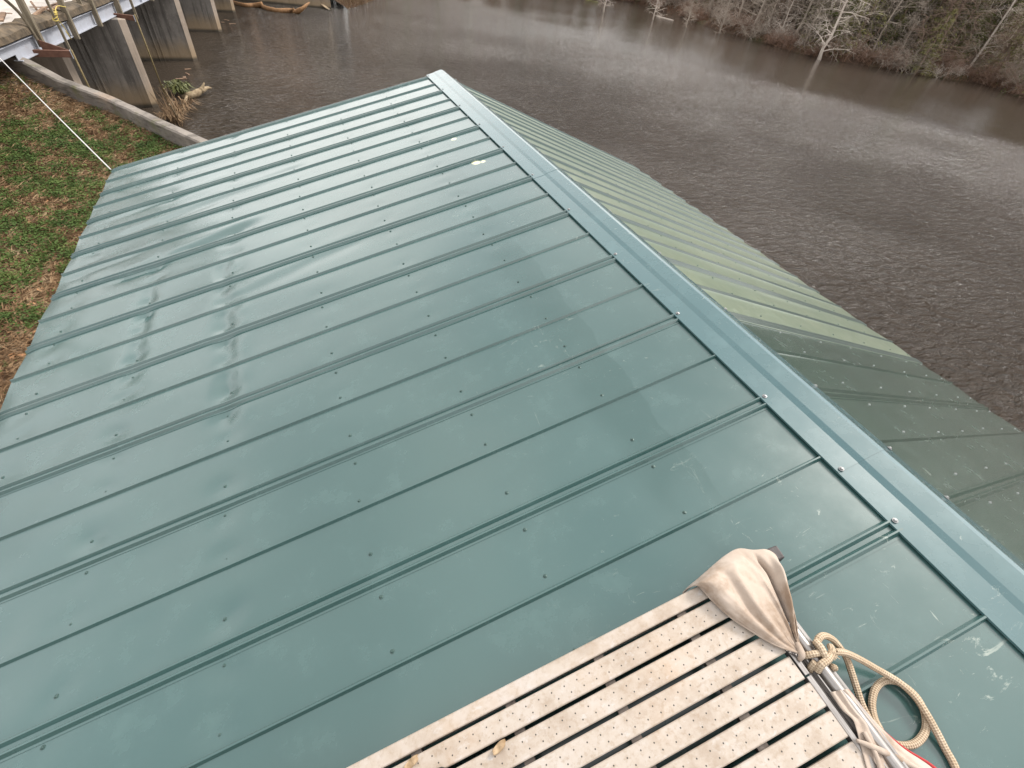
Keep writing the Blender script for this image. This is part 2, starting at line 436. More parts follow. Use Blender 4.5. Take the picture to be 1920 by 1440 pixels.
dv = m.n('ShaderNodeVectorMath', operation='DISTANCE'); m.L(m.pos, dv.inputs[0]); dv.inputs[1].default_value = uz(20, 165, -2.3)
c = m.mix(m.math('MULTIPLY', m.smooth(m.math('ADD', dv.outputs[1], m.math('MULTIPLY', m.noise(2.5, 5, .7), 1.6)), 2.3, 1.3), .75), c, (.36, .31, .27))
d_ = m.noise(30, 5, .7); c = m.mix(m.smooth(d_, .58, .7, 0, .8), c, (.04, .03, .018))
m.color(c); m.bump(b, .8, .04); m.bump(d_, .7, .015); M_soil = m.m
mb = MB(); P = []
for x_ in np.concatenate([np.linspace(-45, -12, 24), np.linspace(-11.6, 2.5, 90)]):
    x_ = float(x_); wy = wall_y(x_); row = []
    for t in np.linspace(0, 1, 120):
        yy = lerp(-60, wy, float(t)**.6); row.append((x_, yy, gz(x_, yy)))
    P.append(row)
mb.grid(P); g = mb.build('ground', M_soil, smooth=True); tag(g, kind='structure')

# ------------------------------------------------------------------ far terrain
SHP = [(4.2, 47.6), (8.5, 57), (13, 68), (24, 82), (40, 91), (52, 91), (55.5, 80.5), (54.0, 67.8), (51.5, 56), (51.3, 48), (51.6, 41.2), (57, 38.2), (61, 34.4), (66, 32.5), (65.0, 29.2), (63.5, 26.4), (66, 18), (70, 5), (74, -15), (80, -60)]
def shore_pts(n=9):
    P = catmull([Vector((a, b, 0)) for a, b in SHP], n); return P
SH = shore_pts()
m = Mat('forest_floor', (.1,.07,.05), .95, 0, .1)
a = m.noise(.8, 8, .7); c = m.ramp(a, [(.3, (.030,.020,.014)), (.5, (.065,.042,.030)), (.7, (.11,.075,.052))])
b = m.noise(.25, 4, .6); c = m.mix(m.smooth(b, .5, .65, 0, .6), c, (.05,.055,.025)); m.color(c); m.bump(a, .8, .3); M_floor = m.m
mb = MB(); P = []
for i, p in enumerate(SH):
    d = (SH[min(i+1, len(SH)-1)] - SH[max(i-1, 0)]).normalized(); out_ = Vector((-d.y, d.x, 0))
    row = []
    for k, q in enumerate([-1.5, -.2, .15, .6, 1.5, 3, 6, 10, 16, 26, 45, 80]):
        jit = .5*N(p.x*.6, p.y*.6, 3)
        zz = [-4.9, -4.32, -4.08, -3.85, -3.6, -3.35, -2.9, -2.0, -.6, 1.5, 4.5, 9][k] + .25*N(p.x*.4+k, p.y*.4)*(k > 2)
        row.append(p + out_*(q + (jit if k < 6 else 0)) + Vector((0, 0, zz)))
    P.append(row)
mb.grid(P); t = mb.build('far_bank', M_floor, smooth=True); tag(t, kind='structure')
def on_bank(i, off):
    """point on the far bank: shore index i (float), off metres inland"""
    i = max(0, min(len(SH)-1.001, i)); a = SH[int(i)]; b = SH[min(int(i)+1, len(SH)-1)]; p = a.lerp(b, i-int(i))
    d = (b-a).normalized(); o = Vector((-d.y, d.x, 0)); q = p + o*off
    z = np.interp(off, [-1.5, -.2, .15, .6, 1.5, 3, 6, 10, 16, 26, 45, 80], [-4.9, -4.32, -4.08, -3.85, -3.6, -3.35, -2.9, -2.0, -.6, 1.5, 4.5, 9])
    return Vector((q.x, q.y, float(z)))

# ------------------------------------------------------------------ building
B = thing('boathouse', (0, 1.8, -4.6), 'low green metal-roofed boathouse standing between the grass bank and the lake', 'building')
S = 0.61; L1, L2 = 3.77, 3.58; K0, K1 = -5, 10
ROWS_L = [.72, 1.30, 1.87, 2.445, 3.02, 3.58]
ROWS_R = [.737, 1.295, 1.80, 2.40, 3.0, 3.45]
FR = [.16, .58, .90]
dr = random.Random(3)
dents = []
for k in range(K0, K1):
    for r, s in enumerate(ROWS_L):
        for f in FR:
            st = .35
            if r >= 3: st = dr.uniform(.4, 1.5)
            if r == 3 and 0 <= k <= 5: st = dr.uniform(1.0, 2.2)
            if r == 4 and 2 <= k <= 5: st = dr.uniform(1.4, 2.6)
            dents.append((s+dr.uniform(-.012, .012), (k+f)*S+dr.uniform(-.012, .012), st, dr.uniform(-.9, .9)))
DA = np.array(dents)
# long creases where the sheets have been walked on: (s0,y0,s1,y1,width,depth)
creases = [(2.35, 3.78, 3.2, 3.62, .07, .011), (3.1, 3.95, 3.62, 3.86, .05, .006), (2.5, 2.45, 2.5, 3.2, .05, .007), (3.02, 2.5, 3.02, 3.3, .05, .006),
           (2.45, 1.8, 2.45, 2.75, .055, .008), (1.9, 4.6, 3.3, 4.35, .08, .006), (1.6, 3.0, 2.45, 2.78, .07, .004), (2.6, 4.9, 3.5, 4.75, .05, .004), (2.3, 5.3, 3.4, 5.42, .10, .004), (2.4, -.06, 3.5, -.14, .05, .006)]
def dent_h(s, y):
    sarr = DA[:, 0]-s; yarr = DA[:, 1]-y
    mk = (abs(sarr) < .3) & (abs(yarr) < .3)
    h = 0.
    for a, b, st, an in zip(sarr[mk], yarr[mk], DA[mk, 2], DA[mk, 3]):
        ca, sa = math.cos(an), math.sin(an); u = a*ca+b*sa; v = -a*sa+b*ca
        h -= .0042*st*math.exp(-(u*u/.0055+v*v/.0022)) + .0009*st*math.exp(-(u*u+v*v)/.012)
    for s0, y0, s1, y1, wd, dp in creases:
        L = math.hypot(s1-s0, y1-y0); ux, uy = (s1-s0)/L, (y1-y0)/L
        t = (s-s0)*ux+(y-y0)*uy; d = (s-s0)*-uy+(y-y0)*ux + .015*N(t*4, s0)
        e = math.exp(-(max(0, -t, t-L)/.12)**2)
        if abs(d) < .25: h -= 1.5*dp*e*(math.exp(-(d/wd)**2) - .5*math.exp(-((d-wd*1.3)/wd)**2))
    wv = sst(1.2, 3.2, s)
    h += (.0012+.0042*wv)*N(s*1.6, y*2.4, 1.) + (.0006+.0016*wv)*N(s*5, y*4, 7.)
    h += .0010*math.sin(2*math.pi*(s-.72)/.5775 + 1.57)*wv
    return h
def vrib(d, hw=.0115, ht=.017):
    d = abs(d); return ht*max(0, 1-d/hw) if d > .0025 else ht*(1-.0025/hw)
def prof(yl):   # height of ribs at local position yl in [0-.04, S+.04]
    return max(vrib(yl-.018), vrib(yl+.018), vrib(yl-S/2, .0095), vrib(yl-S-.018), vrib(yl-S+.018))
YL = sorted(set([round(v, 4) for c0 in (0, S) for o in (-.018, .018) for v in (c0+o-.0115, c0+o-.0025, c0+o+.0025, c0+o+.0115)] +
     [S/2-.0095, S/2-.0025, S/2+.0025, S/2+.0095] + [-.038, S+.038] + [round(v, 4) for v in np.linspace(.045, S/2-.025, 9)] + [round(v, 4) for v in np.linspace(S/2+.025, S-.045, 9)]))
def panel(k, left):
    rows = []; Lm = L1 if left else L2
    ss = np.arange(0.05, Lm+.001, .025 if left else .06); ss[-1] = Lm
    ed = .012*N(k*1.7, 3)
    for s in ss:
        s = float(s); row = []
        for yl in YL:
            y_ = k*S+yl; e = 0
            if left: h = dent_h(s, y_)
            else: h = .003*N(s*1.5, y_*2.5, 9) + .0015*N(s*5, y_*4)
            h *= .22 + .78*sst(.0, .07, min(abs(yl), abs(yl-S/2), abs(yl-S))-.015)
            h += prof(yl) + .0022*(1-(yl+.04)/(S+.08))
            se = s
            if s > Lm-.1: se = s + ed*(s-Lm+.1)/.1; h -= .010*((s-Lm+.1)/.1)**2*(.5+.5*math.sin(y_*2*math.pi/S+1.5))
            row.append(PL(se, y_, h) if left else PR(se, y_, h))
        rows.append(row)
    mb = MB(); mb.grid(rows if not left else [r[::-1] for r in rows])
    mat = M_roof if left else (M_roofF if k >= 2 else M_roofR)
    o = mb.build('roof_panel', mat, B, smooth=True, ang=R_(14), solid=.0009)
    if not left:
        o['label'] = 'pale weathered roof panel on the lake side' if k >= 2 else 'dark green roof panel on the lake side'
    return o
panelsL = {k: panel(k, True) for k in range(K0, K1)}
panelsR = {k: panel(k, False) for k in range(K0, K1)}

# ridge cap: three overlapping lengths
def cap(y0, y1, lift):
    # profile points (x, z); left flange, pressed bend, upper flat, apex, lake-side flange
    def l(s, h): q = PL(s, 0, h); return (q.x, q.z)
    pr = [l(.148, .0085), l(.146, .0150), l(.056, .0165), l(.030, .0225), l(-.044, .0265)]
    pr += [(.060, .0335), (.150, -.018), (.158, -.026), (.222, -.0545), (.2235, -.060)]
    mb = MB(); ys_ = np.arange(y0, y1+.001, (y1-y0)/max(8, int((y1-y0)/.15)))
    rows = []
    for yy in ys_:
        wv = .0004*N(yy*1.3, 5)
        rows.append([(a, float(yy), b+lift+wv*(1+3*(j in (0, 1)))) for j, (a, b) in enumerate(pr)])
    mb.grid([r[::-1] for r in rows])
    return mb.build('ridge_cap', M_cap, B, smooth=True, ang=R_(4), solid=.001)
caps = [cap(-3.05, .245, 0.0), cap(.225, 3.03, .0014), cap(3.0, 6.16, .0028)]

# screws: the hundred nearest are parts of their panel, the rest one part
def screw_mb(mb, p, n, r=.0085, ht=.005):
    a = n.cross(Vector((0, 1, 0))).normalized(); b = n.cross(a)
    def ring(rr, hh): return [p + (a*math.cos(2*math.pi*i/10)+b*math.sin(2*math.pi*i/10))*rr + n*hh for i in range(10)]
    base = len(mb.v); rings = [ring(r*1.02, 0.), ring(r, .0022), ring(r*.62, .0032), ring(r*.58, ht), ring(r*.42, ht+.0012)]
    for q in rings: mb.v += q
    for i in range(4):
        for k in range(10):
            x_ = base+i*10+k; y_ = base+i*10+(k+1) % 10; mb.f.append((x_, y_, y_+10, x_+10))
    mb.f.append(tuple(base+40+k for k in range(10)))
scr = []
for i, (s, y_, st, an) in enumerate(dents):
    k = K0 + i//(len(ROWS_L)*3)
    p = PL(s, y_, dent_h(s, y_)+.0022*(1-(y_-k*S+.04)/(S+.08)))
    scr.append((p, (nL+Vector((dr.uniform(-.06,.06), dr.uniform(-.06,.06), 0))).normalized(), panelsL[k], M_screwG, .0075))
for k in range(K0, K1):
    for s in ROWS_R:
        for f in FR:
            y_ = (k+f)*S+dr.uniform(-.01, .01); s_ = s+dr.uniform(-.012, .012)
            h = .003*N(s_*1.5, y_*2.5, 9) + .0015*N(s_*5, y_*4)+.0022*(1-(y_-k*S+.04)/(S+.08))
            scr.append((PR(s_, y_, h), nR, panelsR[k], M_screwS if k < 2 else M_screwG, .0062))
def vis(p):
    v = CR.transposed() @ (p-CC)
    if v.z > -.1: return 1e3
    x_, y_ = 960+CF*v.x/-v.z, 720-CF*v.y/-v.z
    return (0 if (0 < x_ < 1920 and 0 < y_ < 1440) else 500) + (p-CC).length
scr.sort(key=lambda q: vis(q[0]))
for p, n_, pn, mt, r in scr[:100]:
    mb = MB(); screw_mb(mb, p, n_, r); mb.build('screw', mt, pn, smooth=True, ang=R_(40))
for mt in (M_screwG, M_screwS):
    mb = MB()
    for p, n_, pn, m_, r in scr[100:]:
        if m_ is mt: screw_mb(mb, p, n_, r)
    if mb.v: tag(mb.build('screws', mt, B, smooth=True, ang=R_(40)), kind='stuff')
for k in range(-4, 11):                      # zinc screws holding the cap
    cp = caps[0] if k*S < .2 else (caps[1] if k*S < 3.0 else caps[2])
    mb = MB(); screw_mb(mb, PL(.128, k*S+.012, .0176), nL, .0095, .006); mb.build('cap_screw', M_screwS, cp, smooth=True, ang=R_(40))
    n2 = Vector((.4, 0, .9)).normalized()
    mb = MB(); screw_mb(mb, Vector((.212, k*S+.01, -.0475)), n2, .0095, .006); mb.build('cap_screw', M_screwS, cp, smooth=True, ang=R_(40))
for p, n_ in ((PL(.128, .232, .019), nL), (Vector((.212, .247, -.045)), Vector((.4, 0, .9)).normalized())):
    mb = MB(); screw_mb(mb, p, n_, .0095, .006); mb.build('cap_screw', M_screwS, caps[1], smooth=True, ang=R_(40))

# walls, fascias, rafters beneath
mb = MB()
xl, xr = -3.30, 3.05; y0b, y1b = K0*S+.15, K1*S-.18
zl, zr = PL(3.30/math.cos(AL), 0).z-.12, PR(3.05/math.cos(BE), 0).z-.12
for yy in (y0b, y1b):
    q = [(xl, yy, -4.6), (xr, yy, -4.6), (xr, yy, zr), (0, yy, -.14), (xl, yy, zl)]
    n0 = len(mb.v); mb.v += [Vector(a) for a in q]; mb.f.append(tuple(range(n0, n0+5)))
mb.quad((xl, y0b, -4.6), (xl, y1b, -4.6), (xl, y1b, zl), (xl, y0b, zl)); mb.quad((xr, y0b, -4.6), (xr, y1b, -4.6), (xr, y1b, zr), (xr, y0b, zr))
mb.build('wall', M_siding, B, solid=.06)
for P_, L_ in ((PL, L1), (PR, L2)):
    MB().beam(P_(L_-.05, K0*S, -.10), P_(L_-.05, K1*S-.02, -.10), .035, .14).build('fascia', M_trim, B)
    for yy in (K0*S+.03, K1*S-.03): MB().beam(P_(.05, yy, -.085), P_(L_-.08, yy, -.085), .035, .13).build('rake_board', M_trim, B)
mb = MB()
for s in ROWS_L: mb.beam(PL(s, K0*S+.06, -.06), PL(s, K1*S-.06, -.06), .08, .035)
for s in ROWS_R: mb.beam(PR(s, K0*S+.06, -.06), PR(s, K1*S-.06, -.06), .08, .035)
mb.build('purlins', M_trim, B)

# ------------------------------------------------------------------ aluminium work plank on the roof
HT = .13
plank = thing('work_plank', PL(2.3, -.15, 0), 'stained slatted aluminium work plank lying on the green roof', 'work platform')
def slat_obj(ya, yb, s0, s1, dots_=True):
    P = []; UV = []
    pr = [(ya, HT-.014), (ya, HT-.002), (ya-.002, HT), (yb+.002, HT), (yb, HT-.002), (yb, HT-.014)]
    ss = np.linspace(s0, s1, 30)
    mb = MB(); mb.grid([[PL(float(s), a, h+.0006*N(s*3, a*40)) for a, h in pr][::-1] for s in ss])
    o = mb.build('slat', M_slat, plank, solid=.002)
    uvl = o.data.uv_layers.new(name='UVMap')
    for lp in o.data.loops:
        v = o.data.vertices[lp.vertex_index].co; i = lp.vertex_index
        s = ss[i//6]; a = pr[5-(i % 6)][0]
        uvl.data[lp.index].uv = (float(s), (ya-a) if dots_ else .5)
    return o
ends = [.775, .775, .775, .775, .768, .768, .768, .768, .768]
slat_obj(.0915, .0535, .80, 4.2, False)
ycur = .0415
for i in range(7):
    slat_obj(ycur, ycur-.0555, .775 if i < 4 else .766, 4.2); ycur -= .0675
slat_obj(ycur, ycur-.038, .775, 4.2, False); YB = ycur-.038
mb = MB()
for ya in (.0895, YB+.002):
    mb.beam(PL(.79, ya-.002, HT-.062), PL(4.2, ya-.002, HT-.062), .003, .095, nL)
    mb.beam(PL(.79, ya+(-.014 if ya > 0 else .014), HT-.108), PL(4.2, ya+(-.014 if ya > 0 else .014), HT-.108), .03, .003, nL)
mb.build('side_rail', M_alu, plank)
for i in range(12):
    s = .97+i*.285
    MB().beam(PL(s, .086, HT-.034), PL(s, YB+.004, HT-.034), .030, .03, nL).build('crossbar', M_slatdark, plank)
for (a, b) in ((-.02, -.212), (-.216, YB)):       # end strips
    MB().hexa([PL(.770, a, HT-.03), PL(.770, b, HT-.03), PL(.756, b, HT-.03), PL(.756, a, HT-.03), PL(.770, a, HT+.003), PL(.770, b, HT+.003), PL(.756, b, HT+.003), PL(.756, a, HT+.003)]).build('end_strip', M_alu, plank, bevel=.001)
# round end tube with a grooved rail beside it
YT = onL(1476, 1168, HT).y
MB().tube([PL(.712, YT, HT-.012), PL(.712, -.20, HT-.012), PL(.712, YB, HT-.012)], .0165, 20).build('end_tube', M_alu, plank, smooth=True, ang=R_(50))
mb = MB()
for (s, h, w_, t_) in ((.742, HT-.028, .012, .004), (.737, HT-.012, .003, .02), (.690, HT-.020, .006, .014), (.7, HT-.05, .06, .004)):
    mb.beam(PL(s, YT, h), PL(s, YB, h), w_, t_, nL)
mb.build('end_channel', M_alu, plank)
q = onL(1457, 1045, .05)
MB().beam(onL(1443, 1030, .055), onL(1459, 1053, .055), .035, .05, nL).build('corner_foot', M_dark, plank, bevel=.004)

# ------------------------------------------------------------------ canvas thrown over the plank corner (fan of folds)
def px(x_, y_, h): return onL(x_, y_, h)
def smooth_surface(mb, name, mat, parent=None, loc=None, solid=.0025, sub=1):
    o = mb.build(name, mat, parent, loc, smooth=True, solid=solid)
    if sub:
        md = o.modifiers.new('sub', 'SUBSURF'); md.levels = sub; md.render_levels = sub
        o.modifiers.move(len(o.modifiers)-1, 0)
    return o
rag = thing('canvas_rag', PL(.8, .1, 0), 'stained beige canvas draped over the corner of the slatted plank', 'canvas')
tip = px(1503, 1226, HT+.012)
arc_t = [(1281, 1112, .045), (1287, 1104, HT*.75), (1310, 1084, .13), (1342, 1056, .11), (1362, 1040, .085), (1384, 1029, .07), (1412, 1031, .08), (1440, 1031, .08), (1457, 1046, .075), (1459, 1075, .07), (1459, 1105, .07), (1461, 1130, .09), (1469, 1150, .11), (1484, 1180, .135)]
hem_t = [(1281, 1112, .045), (1296, 1099, .125), (1311, 1099, HT+.014), (1334, 1124, HT+.012), (1368, 1156, HT+.012), (1410, 1184, HT+.012), (1455, 1210, HT+.012), (1503, 1226, HT+.012)]
arc = catmull([px(*a) for a in arc_t], 12)
hem = catmull([px(*a) for a in hem_t], 12)
NU, NV = len(arc), 44
NH = len(hem)
def hemp(v):      # v 0 at outer edge, 1 at tip
    f = v*(NH-1); i = min(int(f), NH-2); return hem[i].lerp(hem[i+1], f-i)
rows = []
for i in range(NU):
    u = i/(NU-1); row = []
    for j in range(NV):
        v = j/(NV-1)
        straight = arc[i].lerp(tip, v)
        a0 = hemp(v); off = a0 - hem[0].lerp(tip, v)
        wgt = max(0, 1-u*2.6)
        p = straight + off*wgt
        # body rises over the plank then falls off its end
        hgt = (p.dot(nL))
        bulge = math.sin(math.pi*min(1, v*1.15))**.8 if v < .87 else math.sin(math.pi*min(1, v*1.15))
        p = p + nL*(.030*max(0, bulge)*sst(0, .35, u)*(1-.75*u))
        fold = 0
        for (uc, wd, am) in ((.17, .020, -.007), (.23, .03, .006), (.40, .03, .007), (.46, .016, -.020), (.52, .03, .012), (.60, .05, .006), (.66, .014, -.022), (.71, .03, .012), (.81, .014, -.018), (.86, .03, .008), (.33, .05, .004)):
            uu = u + .05*math.sin(v*3.0+uc*20)*(1-v) + .012*N(v*5, uc*9)
            fold += 2.1*am*math.exp(-((uu-uc)/wd)**2)*sst(0, .25, v)*sst(1.0, .55, v)
        fold += .003*N(u*14, v*5, 2) + .0015*N(u*40, v*12, 5)
        p = p + nL*fold
        row.append(p)
    rows.append(row)
mb = MB(); mb.grid(rows); smooth_surface(mb, 'cloth', M_canvas, rag)
mb = MB(); mb.tube([p+nL*.002 for p in hem], [.0032]*len(hem), 8); mb.build('hem', M_canvas, rag, smooth=True)
off2 = [p.lerp(arc[min(len(arc)-1, 10)], .07)+nL*.004 for p in hem[10:-6]]
mb = MB(); mb.tube(off2, .0018, 6); mb.build('seam', M_canvas, rag, smooth=True)
crd = catmull([px(1446, 1201, HT+.006), px(1465, 1212, HT+.009), px(1487, 1224, HT+.010), px(1500, 1232, HT+.008)], 8)
mb = MB(); mb.tube(crd, .0042, 8); mb.build('cord', M_cord, rag, smooth=True)
mb = MB(); mb.tube(catmull([px(1495, 1205, HT+.012), px(1503, 1226, HT+.016), px(1499, 1238, HT+.006)], 5), [.006, .0075, .008, .0085, .009, .0092, .009, .008, .007, .006, .005], 10)
mb.build('cloth_end', M_canvas, rag, smooth=True)

# second cloth wound along the end tube, with a red cloth under it
sl2 = thing('canvas_sleeve', PL(.65, -.45, 0), 'beige canvas wrapped along the lower part of the end tube', 'canvas')
Lc = [(1556, 1298, HT), (1578, 1330, HT+.004), (1600, 1352, HT+.006), (1612, 1392, HT+.006), (1625, 1440, HT+.004), (1640, 1490, HT)]
Rc = [(1590, 1292, HT-.01), (1622, 1332, HT-.03), (1655, 1368, .09), (1694, 1404, .07), (1742, 1436, .05), (1790, 1480, .03)]
Lp = catmull([px(*a) for a in Lc], 10); Rp = catmull([px(*a) for a in Rc], 10)
rows = []
for i in range(len(Lp)):
    row = []; v = i/(len(Lp)-1)
    for j in range(26):
        u = j/25; p = Lp[i].lerp(Rp[i], u)
        p = p + nL*(.012*math.sin(math.pi*u)**.7 + .006*math.sin(u*19+v*5+1.2*N(v*3, 2))*math.sin(math.pi*u) + .002*N(u*9, v*14))
        row.append(p)
    rows.append(row)
mb = MB(); mb.grid([r[::-1] for r in rows]); smooth_surface(mb, 'cloth', M_canvas, sl2)
mb = MB(); mb.tube(catmull([px(1606, 1388, HT+.014), px(1640, 1402, HT+.012), px(1690, 1425, HT-.02), px(1735, 1448, .09)], 8), [.004+.004*math.sin(i/24*3.1) for i in range(25)], 8)
mb.build('strap', M_canvas, sl2, smooth=True)
mb = MB(); mb.tube(catmull([px(1620, 1372, HT+.012), px(1640, 1410, HT+.012), px(1650, 1440, HT+.01), px(1655, 1480, HT)], 8), .0055, 8)
mb.build('strap', M_canvas, sl2, smooth=True)
A_ = catmull([px(*a) for a in [(1589, 1293, .10), (1621, 1334, .08), (1655, 1371, .06), (1696, 1403, .035), (1730, 1422, .025), (1756, 1440, .02), (1805, 1482, .02)]], 8)
rows = []
for i, p in enumerate(A_):
    v = i/(len(A_)-1)
    q = p + (Rp[min(len(Rp)-1, int(v*(len(Rp)-1)))] - p)*.9 - nL*.012
    w_ = nL.cross(Vector((0, 1, 0))).normalized()
    rows.append([q.lerp(p, u)+nL*(.010*math.sin(math.pi*u)+.002*N(u*4, v*8)) for u in [k/7 for k in range(8)]])
mb = MB(); mb.grid(rows); rr = smooth_surface(mb, 'red_cloth', M_red, None, PL(.6, -.45, 0)); tag(rr, 'red cloth showing beneath the beige canvas sleeve at the plank end', 'cloth')

# ------------------------------------------------------------------ tan rope
def uvtube(pts, r, name, mat, parent=None, loc=None, n=14):
    mb = MB(); mb.tube(pts, r, n); o = mb.build(name, mat, parent, loc, smooth=True)
    L = [0]
    for a, b in zip(pts[:-1], pts[1:]): L.append(L[-1]+(b-a).length)
    uvl = o.data.uv_layers.new(name='UVMap')
    for pol in o.data.polygons:
        ks = [o.data.loops[li].vertex_index % n for li in pol.loop_indices]
        for li in pol.loop_indices:
            vi = o.data.loops[li].vertex_index; k = vi % n
            if 0 in ks and (n-1) in ks and k == 0: k = n
            uvl.data[li].uv = (L[min(vi//n, len(L)-1)], k/n)
    return o
rope = thing('tied_rope', PL(.62, -.2, 0), 'tan braided rope knotted to the end tube and looped on the roof', 'rope')
RR = .0092
def rp(l): return catmull([px(*a) for a in l], 10)
main = rp([(1560, 1232, HT-.01), (1541, 1222, HT-.005), (1533, 1203, HT+.004), (1543, 1192, HT), (1560, 1198, .105), (1576, 1216, .085), (1588, 1236, .07), (1597, 1262, .055), (1606, 1290, .045), (1615, 1318, .036), (1628, 1345, .030),
           (1645, 1372, .022), (1668, 1390, .014), (1695, 1398, .0125), (1719, 1392, .0125), (1735, 1370, .0125), (1735, 1342, .013), (1722, 1312, .016), (1703, 1292, .0145), (1680, 1278, .0125), (1657, 1277, .0125), (1641, 1292, .0125), (1635, 1318, .0125), (1639, 1345, .016), (1650, 1368, .043)][:25])
# the loop closes under the standing strand and climbs back to the knot
back = rp([(1566, 1222, .11), (1585, 1224, .10), (1612, 1236, .07), (1640, 1252, .045), (1668, 1268, .034), (1692, 1284, .036), (1717, 1308, .034), (1737, 1338, .033), (1756, 1372, .022), (1773, 1405, .0135), (1787, 1430, .0125), (1802, 1465, .0125)])
uvtube(main, RR, 'strand', M_rope, rope)
uvtube(back, RR, 'strand', M_rope, rope)
# turns round the tube (its axis runs along y)
def turn(yc, s, h, r, a0, a1, slant, n=26):
    o = []
    for i in range(n):
        t = i/(n-1); a = lerp(a0, a1, t)
        o.append(PL(s + r*math.cos(a), yc+slant*(t-.5), h + r*math.sin(a)))
    return o
tc_ = (.712, HT-.012)
YK = onL(1540, 1238, HT).y
uvtube(turn(YK-.012, tc_[0], tc_[1], .0275, R_(-200), R_(60), .03), RR*.95, 'knot_turn', M_rope, rope)
uvtube(turn(YK+.012, tc_[0], tc_[1], .0275, R_(20), R_(260), -.03), RR*.95, 'knot_turn', M_rope, rope)
uvtube(rp([(1528, 1202, HT+.014), (1538, 1212, HT+.022), (1545, 1225, HT+.022), (1550, 1238, HT+.012)]), RR, 'knot_turn', M_rope, rope)
uvtube(rp([(1532, 1258, HT-.002), (1540, 1246, HT+.018), (1553, 1236, HT+.018), (1560, 1222, HT+.006), (1557, 1212, HT-.01)]), RR, 'knot_turn', M_rope, rope)
mb = MB()
for i in range(60):                              # frayed end
    a = px(1556+rnd.uniform(-3, 3), 1222+rnd.uniform(-4, 4), HT+.01+rnd.uniform(-.006, .006)); b = a + Vector((rnd.uniform(-.004, .016), rnd.uniform(-.02, .004), rnd.uniform(-.008, .010)))
    mb.tube([a, a.lerp(b, .5)+Vector((0, 0, .002)), b], .0011, 3)
mb.build('frayed_end', M_rope, rope)

# dry scraps on the plank, boot toe
for n_, (cx, cy, lab) in enumerate(((936, 1401, 'dry tan leaf scrap lying across a gap in the plank'), (772, 1430, 'dry tan leaf scrap lying beside the boot'))):
    c0 = px(cx, cy, HT+.003); rows = []
    for i in range(9):
        row = []
        for j in range(7):
            u, v = i/8-.5, j/6-.5; rr_ = .5-abs(u)**2
            row.append(c0 + Vector((u*.042, u*.012+v*.020*rr_*2, .004*math.sin(u*9)+.004*N(u*6, v*6, n_)+.004+u*.0)) )
        rows.append(row)
    mb = MB(); mb.grid([r[::-1] for r in rows]); o = mb.build('dry_leaf', M_peel, None, c0, smooth=True, solid=.0008); tag(o, lab, 'leaf')
bt = thing('work_boot', px(822, 1480, HT), 'brown leather work boot toe standing on the slatted plank', 'boot')
c0 = px(820, 1447, HT)
hd = Vector((-.1, -1, -.0)).normalized(); sdv = hd.cross(Vector((0, 0, 1))).normalized()
def bootring(t, wdt, z0, z1, n=14):
    c = c0 + hd*t; return [c + sdv*(wdt*math.cos(2*math.pi*i/n)) + Vector((0, 0, lerp(z0, z1, .5+.5*math.sin(2*math.pi*i/n)))) for i in range(n)]
def rings(lst):
    mb = MB(); n = 14
    for r in lst: mb.v += r
    for i in range(len(lst)-1):
        for k in range(n): a = i*n+k; b = i*n+(k+1) % n; mb.f.append((a, b, b+n, a+n))
    mb.f.append(tuple(range(n))); mb.f.append(tuple(range(len(mb.v)-n, len(mb.v)))[::-1]); return mb
rings([bootring(t, wd, .012, zz) for t, wd, zz in ((.0, .012, .03), (.008, .028, .045), (.03, .042, .058), (.07, .049, .066), (.12, .047, .09), (.17, .040, .13), (.21, .040, .19), (.26, .038, .20), (.285, .026, .19))]).build('upper', M_leather, bt, smooth=True)
rings([bootring(t, wd, -.001, .016) for t, wd in ((-.006, .014), (.004, .032), (.03, .047), (.07, .053), (.14, .045), (.2, .040), (.27, .042), (.295, .03))]).build('sole', M_rubber, bt, smooth=True)

# ------------------------------------------------------------------ white rope from the eave corner
E0 = PL(L1-.01, 6.08, .02); E1 = uz(-150, -50, -1.15)
E1 = Vector(E1)
ptsr = []
for i in range(40):
    t = i/39; p = E0.lerp(E1, t); p.z -= .10*4*t*(1-t); ptsr.append(p)
mb = MB(); mb.tube(ptsr, .0065, 8); o = mb.build('white_rope', M_whiterope, None, E0, smooth=True); tag(o, 'thin white rope stretched from the roof corner over the grass bank', 'rope')

# ------------------------------------------------------------------ wing wall
wth = .16
dW = (WB-WA).normalized(); nW = Vector((-dW.y, dW.x, 0))   # points to the water
if nW.x < 0: nW = -nW
mb = MB(); P = []
ww = thing('wing_wall', (WP[4].x, WP[4].y, -4.2), 'stained concrete wing wall holding back the grass bank', 'retaining wall')
rows = []
wpts = []
for a, b in zip(WP[:-1], WP[1:]):
    n_ = max(2, int((b-a).length/.22)); wpts += [a.lerp(b, k/n_) for k in range(n_)]
for i, p in enumerate(wpts):
    c = Vector((p.x, p.y, 0)); z1 = p.z + .012*N(c.x*3, c.y*3); j = .015*N(c.x*4, 2)
    rows.append([c-nW*(wth*.5-j)+Vector((0,0,-4.8)), c-nW*(wth*.5-j)+Vector((0,0,z1-.03)), c-nW*(wth*.5-.03-j)+Vector((0,0,z1)), c+nW*(wth*.5+.03)+Vector((0,0,z1+.005)), c+nW*(wth*.5+.06)+Vector((0,0,z1-.03)), c+nW*(wth*.5+.12)+Vector((0,0,-4.8))])
mb.grid(rows); mb.build('wall_body', M_wall, ww, smooth=True, ang=R_(25))

